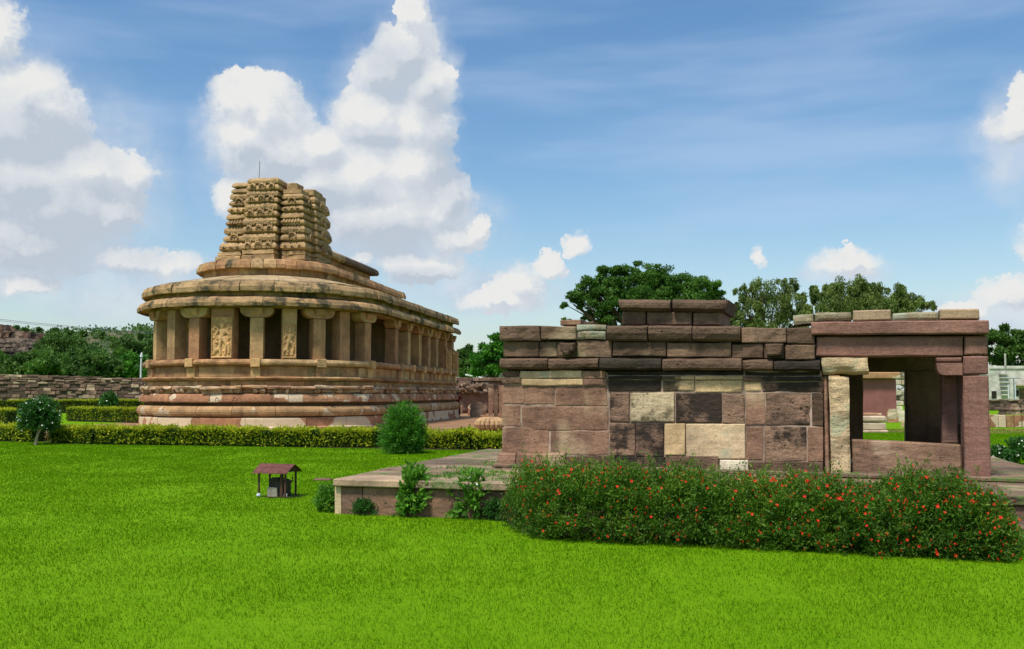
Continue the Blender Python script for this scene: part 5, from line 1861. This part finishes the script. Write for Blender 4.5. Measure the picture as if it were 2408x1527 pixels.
# ================================================================== beyond the porch and at the right edge
q = gp(2046, 988)
pk = thing('pink_building', 'small pink-walled building seen through the porch of the brown shrine', 'building', (q.x, q.y, 0))
plk = Plane((at(1940, 980, q.y).x, q.y), (1, 0))
u1, _ = plk.hit(2107, 900); ztk = plk.hit(2046, 891)[1]; ztt = plk.hit(2046, 876)[1]
wall_box('wall', 0, u1, 0, 4.0, 0, ztk, 'pinkwall', pk, .02, .0, pl=plk)
wall_box('roof_cap', -.2, plk.hit(2111, 880)[0], -.35, 4.3, ztk + .01, ztt, 'pink', pk, .04, .02, pl=plk)
wall_box('roof_slab', -.1, u1 - .3, -.1, 4.1, ztt + .01, ztt + .1, 'lichen', pk, .03, .02, pl=plk)
for k, (pxx, yt, yb, wd, mt, lb) in enumerate([(2067, 955, 985, .22, 'pink', 'slim upright stone fragment against the pink building'), (2085, 965, 985, 1.0, 'rubble', 'dark low slanting stone in front of the pink building'),
                                                (2098, 962, 992, .6, 'pink', 'pinkish upright slab at the right corner of the pink building'), (2120, 966, 990, .8, 'white', 'whitish broken block right of the pink building'),
                                                (2127, 990, 1004, .18, 'orange', 'small ochre post standing in the grass beyond the porch')]):
    q = gp(pxx, yb + 2)
    zt = at(pxx, yt, q.y).z
    V, F = loft_rings([rect_ring(-wd / 2 * f, wd / 2 * f, -.15, .15, zt * t) for t, f in ((0, 1), (.4, .95), (.75, .9), (1, .55))])
    tag(MB().add([v + Vector((q.x, q.y, 0)) for v in V], F).jitter(.05, 3, k + 9).build('stone_fragment', M[mt], origin=True), lb, 'stone')
rn = thing('ruined_wall', 'crumbling grey wall of piled stones with dark holes, right of the pink building', 'ruin', gp(2125, 985))
rp_ = Plane((at(2100, 980, 64).x, 64.0), (1, 0))
rg = random.Random(8)
for j in range(9):
    u = 0
    while u < 3.2:
        l = rg.uniform(.3, .8)
        hz = .36
        if rg.random() < .82:
            wall_box('stone', u + .02, u + l - .02, rg.uniform(-.1, .1), .7, j * hz + .02, (j + 1) * hz - .02, rg.choice(['white', 'lichen', 'rubble', 'brown']), rn, .04, .04, j * 7 + int(u * 5), pl=rp_)
        u += l
# pale altar-like stack of mouldings
q = gp(2035, 1018)
st = thing('stone_altar', 'pale moulded stone block stack seen low through the porch', 'altar', (q.x, q.y, 0))
pls = Plane((at(1985, 1018, q.y).x, q.y), (1, 0))
u1 = pls.hit(2087, 1000)[0]
zz = lambda y: pls.hit(2040, y)[1]
M['altar'] = stone_mat('pale_altar_stone', [(.56, .46, .34), (.50, .40, .30)], grime=.15, bump=.4, streak=.1)
wall_box('block', 0, u1 + .02, -.02, 1.4, 0, zz(1012), 'altar', st, .03, .02, 1, pl=pls)
wall_box('block', 0, u1 - .05, .04, 1.35, zz(1012) + .01, zz(994), 'altar', st, .04, .02, 2, pl=pls)
wall_box('block', 0, u1 - .02, .0, 1.4, zz(992), zz(978), 'altar', st, .06, .02, 3, pl=pls)
wall_box('block', .1, u1 - .15, .2, 1.2, zz(977), zz(973), 'pink', st, .01, .02, 4, pl=pls)
# right edge: white house, walls, stones
hw = thing('white_house', 'stained white concrete house with parapet and stair rails at the right edge', 'house', at(2400, 940, 105))
plh = Plane((at(2322, 940, 105).x, 105.0), (1, 0))
zf = lambda y: plh.hit(2380, y)[1]
uf = lambda x: plh.hit(x, 900)[0]
wall_box('wall', 0, 12, 0, 7, 0, zf(868), 'concrete', hw, .03, .01, pl=plh)
wall_box('parapet', .3, 12.1, -.12, 7.1, zf(868) + .01, zf(861), 'concrete', hw, .03, .01, pl=plh)
for k in range(6):
    wall_box('stair_tread', uf(2352) - k * .04, uf(2368), -.5, -.08, zf(930 - k * 10), zf(930 - k * 10) + .12, 'concrete', hw, .0, .0, pl=plh)
wall_box('window', uf(2331), uf(2342), -.06, .02, zf(937), zf(920), 'dark', hw, .01, .0, pl=plh)
wall_box('window', uf(2384), uf(2394), -.06, .02, zf(932), zf(918), 'dark', hw, .01, .0, pl=plh)
wall_box('awning', uf(2386), uf(2430), -1.2, -.05, zf(908), zf(905), 'rubble', hw, .01, .01, pl=plh)
wall_box('door', uf(2396), uf(2408), -.06, .02, zf(940), zf(914), 'platwall', hw, .01, .0, pl=plh)
for x in (2362, 2378, 2404):
    MB().tube([plh.pt(uf(x), zf(938), .8), plh.pt(uf(x), zf(905), .8)], .06, 5).build('post', M['whitepaint'], hw, origin=True)
MB().tube([plh.pt(uf(2362), zf(861), .3), plh.pt(uf(2362), zf(832), .3)], .10, 5).build('chimney_pipe', M['concrete'], hw, origin=True)
q = at(2386, 975, 90)
lp2 = thing('street_lamp', 'thin grey-blue pole with a short cross bar before the white house', 'lamp pole', (q.x, q.y, 0))
MB().tube([(q.x, q.y, 0), (q.x, q.y, at(2386, 889, 90).z)], .055, 6).build('pole', M['bluepole'], lp2, origin=True)
MB().tube([(q.x - .7, q.y, at(2386, 890, 90).z), (q.x + .6, q.y, at(2386, 890, 90).z)], .04, 5).build('cross_arm', M['bluepole'], lp2, origin=True)
A, B = at(2318, 940, 86), at(2470, 940, 86)
rubble_wall('rubble_wall', 'dark rubble wall in front of the white house at the right edge', (A.x, 86), (B.x, 86), at(2380, 940, 86).z, at(2400, 939, 86).z, .6, .3, .6, M['rubble'], 6, top=False)
q = gp(2370, 1006)
plw = Plane((at(2290, 1000, q.y).x, q.y), (1, 0))
lw_ = thing('low_wall', 'low pinkish panelled wall bounding the far lawn at the right edge', 'wall', (q.x, q.y, 0))
for k in range(9):
    x0 = 2310 + k * 19
    wall_box('panel', plw.hit(x0, 990)[0] + .02, plw.hit(x0 + 18, 990)[0], rr.uniform(0, .06), .4, 0, plw.hit(x0, 977 + rr.uniform(-1.5, 1))[1], 'pink' if k % 3 else 'tan', lw_, .02, .02, k, pl=plw)
for k, x in enumerate([2362, 2374, 2385, 2397, 2412]):
    z0 = plw.hit(x, 975)[1]
    V, F = loft_rings([rect_ring(-.13 * f, .13 * f, -.1 * f, .1 * f, t * .42) for t, f in ((0, 1.1), (.3, .8), (.55, 1.15), (.75, .6), (1, .45))])
    o = MB().add([v + Vector((plw.pt(plw.hit(x, 970)[0], 0, -.25).x, q.y + .2, z0)) for v in V], F).jitter(.04, 5, k).build('broken_statue', M['rubble'], origin=True)
    lbs = ['leftmost weathered bust on the low pinkish wall at the right edge', 'second weathered bust from the left on the low pinkish wall', 'middle weathered bust of the five on the low pinkish wall',
           'weathered bust on the low pinkish wall right of the thin grey-blue pole', 'rightmost weathered bust on the low pinkish wall, cut by the picture edge']
    tag(o, lbs[k], 'statue', 'busts on the low wall')

# ================================================================== hills and trees
def hill():
    xs = np.linspace(-260, 200, 150); ys = np.linspace(115, 420, 50)
    V, F = [], []
    for y in ys:
        for x in xs:
            px_ = W0 / 2 + FPX * x / y
            ramp = min(1, max(0, (y - 118) / 120))
            hgt = 19.5 * ramp ** .8 * (1 if px_ < 500 else 1)
            fall = min(1, max(0.0, 1 - (x + 45) / 60)) if x > -45 else 1
            hgt *= .12 + .88 * fall
            hgt *= .94 + .14 * noise.noise(Vector((x * .022, y * .022, 0)))
            hgt += .9 * noise.noise(Vector((x * .12, y * .12, 4))) * ramp
            V.append((x, y, hgt - .3))
    n = len(xs)
    F = [(j * n + i, j * n + i + 1, (j + 1) * n + i + 1, (j + 1) * n + i) for j in range(len(ys) - 1) for i in range(n - 1)]
    m, t, b = base_mat('dry_hillside')
    geo = t.node('ShaderNodeNewGeometry')
    P_ = geo.outputs['Position']
    c = t.cramp(t.ramp(t.noise(P_, .12, 6, .7), .3, .7), [(.04, .06, .02), (.11, .10, .05), (.20, .14, .085)])
    c = t.mix(t.ramp(t.noise(P_, .5, 5, .7), .42, .56), c, (.035, .065, .02))
    t.l.new(c, b.inputs['Base Color'])
    o = mesh('hill', V, F, m, smooth=True)
    o['kind'] = 'structure'


hill()


def boulder(name, label, c, r, mat, seed):
    bm = bmesh.new(); bmesh.ops.create_icosphere(bm, subdivisions=5, radius=1)
    V = []
    for v in bm.verts:
        q = v.co.copy()
        f = 1 + .45 * noise.noise(q * 1.4 + Vector((seed, 0, 0))) + .20 * noise.noise(q * 4 + Vector((seed, 2, 0))) + .10 * noise.noise(q * 10 + Vector((seed, 2, 0)))
        q = Vector((q.x * r[0], q.y * r[1], q.z * r[2])) * f
        q.z = q.z + .12 * r[2] * math.sin(q.z * 14 / r[2])
        V.append(q + Vector(c))
    F = [tuple(v.index for v in f.verts) for f in bm.faces]
    bm.free()
    tag(mesh(name, V, F, mat, origin=True), label, 'rock', 'rocks on the hillside')


HR = stone_mat('red_hill_rock', [(.17, .10, .07), (.12, .08, .055)], grime=.6, gscale=.35, pscale=.5, pale=.4, pcol=(.20, .14, .10), bump=1, streak=0)
HG = stone_mat('grey_hill_rock', [(.16, .125, .095), (.12, .095, .07)], grime=.7, gscale=.5, pale=.3, pcol=(.32, .28, .23), pscale=.3, bump=1, streak=0)
boulder('rock_outcrop', 'large reddish rock outcrop crowning the hill at the far left edge', at(2, 806, 170), (5.6, 5, 2.8), HR, 1)
boulder('rock_outcrop', 'smaller reddish rock shoulder right of the big red outcrop', at(48, 802, 172), (3.2, 3, 1.3), HR, 2)
boulder('rock_outcrop', 'grey layered rock face under the red outcrop at the far left', at(30, 824, 160), (6, 4, 1.8), HG, 3)
boulder('rock_outcrop', 'lowest pale grey rock above the trees at the far left', at(8, 842, 150), (4.2, 3, 1.3), HG, 4)
boulder('rock_outcrop', 'pale grey ledge just above the tree tops, left of the big green tree', at(70, 836, 152), (3.0, 3, .7), HG, 5)


def tree(name, label, Y, ell, mat, nleaf, l, w, seed=0, trunk=None, depthf=.9, group=None, sub=14, flat=.42, base_px=None, trunk_mat='bark', droop=0, cat='tree', tr_w=.35, cl=(.26, .46)):
    """ell: crown lobes in photo pixels (cx, cy, rx, ry); each lobe is filled with leafy clumps"""
    rng = np.random.default_rng(seed + 900)
    m = Y / FPX
    cx = np.mean([e[0] for e in ell]); base_px = cx if base_px is None else base_px
    x0 = (base_px - W0 / 2) * m
    t = thing(name, label, cat, (x0, Y, 0), 0, group)
    C, T_, Dr = [], [], []
    limbs = MB()
    area = sum(e[2] * e[3] for e in ell)
    zfork = None
    lobes = []
    for (ex, ey, rx, ry) in ell:
        c = np.array(at(ex, ey, Y)); lobes.append((c, rx * m, ry * m))
    zl = min(c[2] - r2 for c, r1, r2 in lobes)
    fork = np.array([x0, Y, max(.8, zl * .75)])
    for (c, a, b) in lobes:
        k = max(5, int(sub * (a * b) / (area * m * m) * len(ell) * .9))
        offs = in_ball(rng, k, .45) * (a, max(a, b) * depthf, b)
        for o in offs:
            q = c + o
            r = min(a, b * 1.8) * rng.uniform(*cl)
            n = max(12, int(nleaf * (a * b) / (area * m * m) / k))
            pts_ = in_ball(rng, n, .35) * (r, r, r * flat * 1.5) + q
            C.append(pts_)
            T_.append(np.clip(rng.uniform(.0, .75) + rng.uniform(-.15, .25, n), 0, 1))
        # limb to this lobe
        mid = (fork + c) / 2 + rng.normal(size=3) * a * .15
        limbs.tube([Vector(fork), Vector(mid), Vector(c)], [tr_w * .55, tr_w * .35, tr_w * .12], 5)
        for o in offs[:4]:
            limbs.tube([Vector(mid), Vector((mid + c + o) / 2 + rng.normal(size=3) * .1), Vector(c + o * .9)], [tr_w * .22, tr_w * .12, tr_w * .05], 4)
    C = np.concatenate(C); T_ = np.concatenate(T_)
    keep = C[:, 2] > .1
    C, T_ = C[keep], T_[keep]
    foliage('crown', C, l, w, mat, t, rng, tint=T_, bias=(0, 0, -1.2 if droop else .35), spread=1 if not droop else .6)
    limbs.build('limbs', M[trunk_mat], t, origin=True)
    MB().tube([Vector((x0, Y, -.2)), Vector((x0 + .1, Y, fork[2] * .5)), Vector(fork)], [tr_w * 1.2, tr_w, tr_w * .8], 8).build('trunk', M[trunk_mat], t, origin=True)
    return t


tree('rain_tree', 'broad flat-topped dark green tree rising behind the parapet of the brown shrine', 62,
     [(1348, 716, 34, 12), (1375, 700, 48, 20), (1405, 672, 55, 24), (1450, 655, 55, 28), (1500, 642, 62, 24), (1550, 660, 60, 30), (1600, 672, 55, 28), (1648, 680, 50, 28), (1682, 700, 28, 24),
      (1430, 706, 70, 34), (1500, 700, 80, 40), (1580, 710, 80, 40), (1650, 720, 50, 34), (1400, 745, 40, 16), (1340, 752, 24, 9), (1460, 760, 60, 26)],
     L['acacia'], 80000, .17, .085, 1, sub=34, flat=.30, cl=(.16, .34), base_px=1520, tr_w=.4)
tree('drooping_tree', 'airy light green tree with sky showing through, right of the broad dark tree', 66,
     [(1745, 690, 24, 30), (1790, 690, 36, 30), (1852, 668, 26, 18), (1760, 735, 40, 40), (1820, 715, 45, 38), (1865, 710, 30, 40), (1880, 750, 25, 30), (1720, 760, 22, 40), (1800, 765, 60, 30)],
     L['euca'], 19000, .20, .07, 2, sub=26, flat=1.0, cl=(.14, .30), droop=1, tr_w=.22)
tree('drooping_tree', 'denser rounded tree behind the porch roof, rightmost of the three behind the shrine', 64,
     [(1915, 690, 20, 22), (1945, 685, 32, 24), (2000, 680, 42, 26), (2055, 690, 42, 24), (2105, 692, 30, 26), (2140, 712, 36, 22), (2180, 722, 20, 12), (1960, 725, 55, 34), (2040, 725, 60, 34), (2110, 730, 45, 26), (1905, 745, 30, 26), (1888, 722, 20, 26)],
     L['euca'], 44000, .20, .07, 3, sub=26, flat=.9, cl=(.18, .34), droop=1, tr_w=.25)
tree('dark_tree', 'bushy green tree directly left of the brown shrine above the wall', 88,
     [(1150, 822, 26, 26), (1172, 812, 28, 26), (1190, 830, 34, 40), (1140, 855, 38, 26), (1175, 870, 34, 22)], L['shrub'], 9000, .34, .2, 4, sub=14, group='trees beyond the boundary wall', base_px=1160)
tree('dark_tree', 'darker round tree between the temple corner and the bushy green tree', 100,
     [(1098, 832, 20, 18), (1118, 836, 22, 20), (1085, 850, 18, 20), (1105, 868, 40, 24)], L['dark'], 8000, .36, .22, 5, sub=14, group='trees beyond the boundary wall', base_px=1105)
tree('dark_tree', 'dark green tree rising above the white house at the right edge', 118,
     [(2352, 790, 26, 28), (2380, 800, 36, 34), (2420, 815, 40, 40), (2350, 835, 30, 26), (2400, 850, 50, 24), (2330, 810, 24, 40)], L['dark'], 13000, .42, .24, 6, sub=14, base_px=2375)
LT = [(-40, 850, 60, 34, 100, 'acacia', 'half-hidden tree of the belt at the far left edge'), (22, 866, 42, 22, 96, 'scrub', 'low grey-green tree at the far left, over the wall coping'),
      (78, 852, 46, 26, 100, 'scrub', 'feathery low tree left of the tall dark one'), (150, 822, 56, 30, 122, 'dark', 'tall dark tree highest in the middle of the left tree belt'),
      (122, 862, 50, 22, 94, 'acacia', 'mid green low tree in front of the tall dark tree'), (205, 840, 46, 26, 118, 'dark', 'dark tree right of the tallest in the left belt'),
      (225, 862, 55, 22, 92, 'scrub', 'light feathery tree in the front of the belt, centre'), (262, 846, 44, 26, 108, 'acacia', 'rounded green tree left of the lamp pole'),
      (308, 832, 42, 32, 112, 'dark', 'tall dense tree touching the temple pillars on the left'), (318, 864, 44, 22, 95, 'shrub', 'bright green bushy tree right behind the lamp pole'),
      (372, 836, 44, 34, 114, 'dark', 'dark tree seen between the first temple pillars'), (430, 850, 44, 34, 110, 'acacia', 'green tree seen between the third and fourth temple pillars'),
      (-110, 846, 60, 36, 104, 'dark', 'dark tree just beyond the left edge of the picture'),
      (-230, 850, 70, 34, 98, 'acacia', 'second tree beyond the left edge of the picture'), (-370, 842, 80, 40, 108, 'dark', 'third tree beyond the left edge of the picture'), (-520, 846, 80, 40, 102, 'scrub', 'farthest tree beyond the left edge of the picture')]
for k, (ex, ey, rx, ry, Y, mt, lb) in enumerate(LT):
    tree('wooded_tree', lb, Y, [(ex, ey, rx, ry), (ex - rx * .5, ey + ry * .45, rx * .7, ry * .7), (ex + rx * .5, ey + ry * .4, rx * .7, ry * .75), (ex, ey + ry * 1.0, rx * .9, ry * .8)],
         L[mt], 9000, .40, .2, 20 + k, sub=11, flat=.6, group='trees of the belt behind the rubble wall', base_px=ex)
RT_ = [(38, 772, 6), (92, 775, 5), (128, 780, 9), (160, 782, 10), (196, 786, 8), (84, 790, 11), (145, 800, 8), (240, 790, 9), (300, 792, 9), (330, 792, 6), (352, 790, 9), (400, 795, 9), (440, 800, 9), (268, 800, 8), (12, 776, 5), (60, 778, 6)]
names = ['leftmost but one', 'third', 'fourth', 'fifth', 'sixth', 'low wide', 'lower', 'seventh', 'eighth', 'ninth', 'tenth', 'eleventh', 'twelfth', 'low round', 'leftmost', 'second']
for k, (ex, ey, r_) in enumerate(RT_):
    tree('hill_tree', 'small dark hill tree ' + ['between the leftmost pair of rocks and the sky', 'right of the red outcrop', 'first of a close pair left of the temple', 'second of a close pair left of the temple',
         'above the tallest tree of the belt', 'wide and low on the slope right of the red rocks', 'small on the slope below the close pair', 'above the middle of the left belt', 'above the lamp pole, left of two',
         'above the lamp pole, right of two', 'touching the first temple pillar', 'seen just behind the first temple pillars', 'seen behind the third temple pillar', 'on the slope above the lamp pole',
         'at the extreme left edge', 'on top of the red outcrop'][k], 185 + (k % 3) * 8, [(ex, ey, r_, r_ * .7), (ex, ey + r_ * .6, r_ * .8, r_ * .5)], L['dark'], 500, .5, .3, 60 + k, sub=8, group='small trees on the distant hill', tr_w=.15)
# undergrowth closing the space between trunks, hill foot and horizon
rng = np.random.default_rng(5)
C = []
for _ in range(1300):
    pxx = rng.uniform(-650, 520); Y = rng.uniform(97, 150)
    q = at(pxx, 900, Y)
    zz_ = 1.2 + max(0, (Y - 118) * .12) + rng.uniform(0, 2.0)
    C.append(np.array([q.x, Y, zz_]) + in_ball(rng, 34) * (1.4, 1.2, 1.0))
C = np.concatenate(C)
tag(foliage('undergrowth', C, .42, .22, L['scrub'], None, rng), 'mass of scrub filling the space under the trees left of the temple', 'undergrowth', None, 'stuff')
C = []
for _ in range(650):
    pxx = rng.uniform(-200, 700); Y = rng.uniform(125, 300)
    x_ = (pxx - W0 / 2) / FPX * Y
    if -60 < pxx < 100 and Y < 185 and rng.uniform() < .8: continue
    ramp_ = min(1, (Y - 118) / 120) ** .8
    fall_ = .12 + .88 * (min(1, max(0, 1 - (x_ + 45) / 60)) if x_ > -45 else 1)
    h_ = 19.5 * ramp_ * fall_ * (.94 + .14 * noise.noise(Vector((x_ * .022, Y * .022, 0)))) + .9 * noise.noise(Vector((x_ * .12, Y * .12, 4))) * ramp_
    s_ = rng.uniform(.6, 1.6)
    C.append(np.array([x_, Y, h_ + .3]) + in_ball(rng, 22) * (1.3 * s_, 1.3 * s_, .8 * s_))
tag(foliage('hillside_scrub', np.concatenate(C), .7, .4, L['scrub'], None, rng), 'scattered dark bushes dotting the dry hillside', 'scrub', None, 'stuff')
C = []
for _ in range(1300):
    a_ = rng.uniform(R(-8), R(180 + 140)); Dd = rng.uniform(210, 240)
    C.append(np.array([Dd * math.sin(a_), Dd * math.cos(a_), rng.uniform(.5, 5.5)]) + in_ball(rng, 16) * (5, 5, 2.6))
C = np.concatenate(C)
tag(foliage('far_wood', C, 1.7, 1.0, L['dark'], None, rng), 'far-off dark line of trees along the horizon', 'wood', None, 'stuff')

# ================================================================== grass blades
def blades(name, y0, y1, n, h, w, seed):
    rng = np.random.default_rng(seed)
    y = rng.uniform(y0, y1, n)
    x = rng.uniform(-1, 1, n) * (y * .66 + 1.5)
    # plan-view exclusions
    q = np.c_[x, y] - np.array([PF.o.x, PF.o.y])
    u = q @ np.array([PF.u.x, PF.u.y]); v = -(q @ np.array([PF.n.x, PF.n.y]))
    keep = ~((u > 0) & (u < PW) & (v > 0) & (v < PD))
    gx = np.array([[noise.noise(Vector((a * .8, b * .8, 2))) for a in np.arange(-32, 32.1, .5)] for b in np.arange(0, 44, .5)])
    pn = gx[np.clip((y / .5).round().astype(int), 0, 87), np.clip(((x + 32) / .5).round().astype(int), 0, 128)]
    keep &= rng.uniform(size=n) < (.72 + .5 * pn)
    x, y, pn = x[keep], y[keep], pn[keep]; n = len(x)
    hh = h * rng.uniform(.45, 1.25, n) * (1 + .3 * pn)
    a = rng.uniform(0, 2 * math.pi, n)
    lean = hh[:, None] * rng.normal(0, .45, (n, 2))
    dx, dy = np.cos(a) * w * y / 2, np.sin(a) * w * y / 2
    z0 = np.full(n, -.005)
    V = np.stack([np.c_[x - dx, y - dy, z0], np.c_[x + dx, y + dy, z0], np.c_[x + lean[:, 0], y + lean[:, 1], hh]], 1).reshape(-1, 3)
    F = np.arange(n * 3).reshape(-1, 3)
    o = npmesh(name, V, F, M['blade'], None, np.clip(rng.beta(2, 2, n) + pn * .3, 0, 1))
    tag(o, 'short mown bright green lawn grass', 'grass', None, 'stuff')


blades('lawn_grass', 3.5, 42, 1250000, .028, .00105, 1)
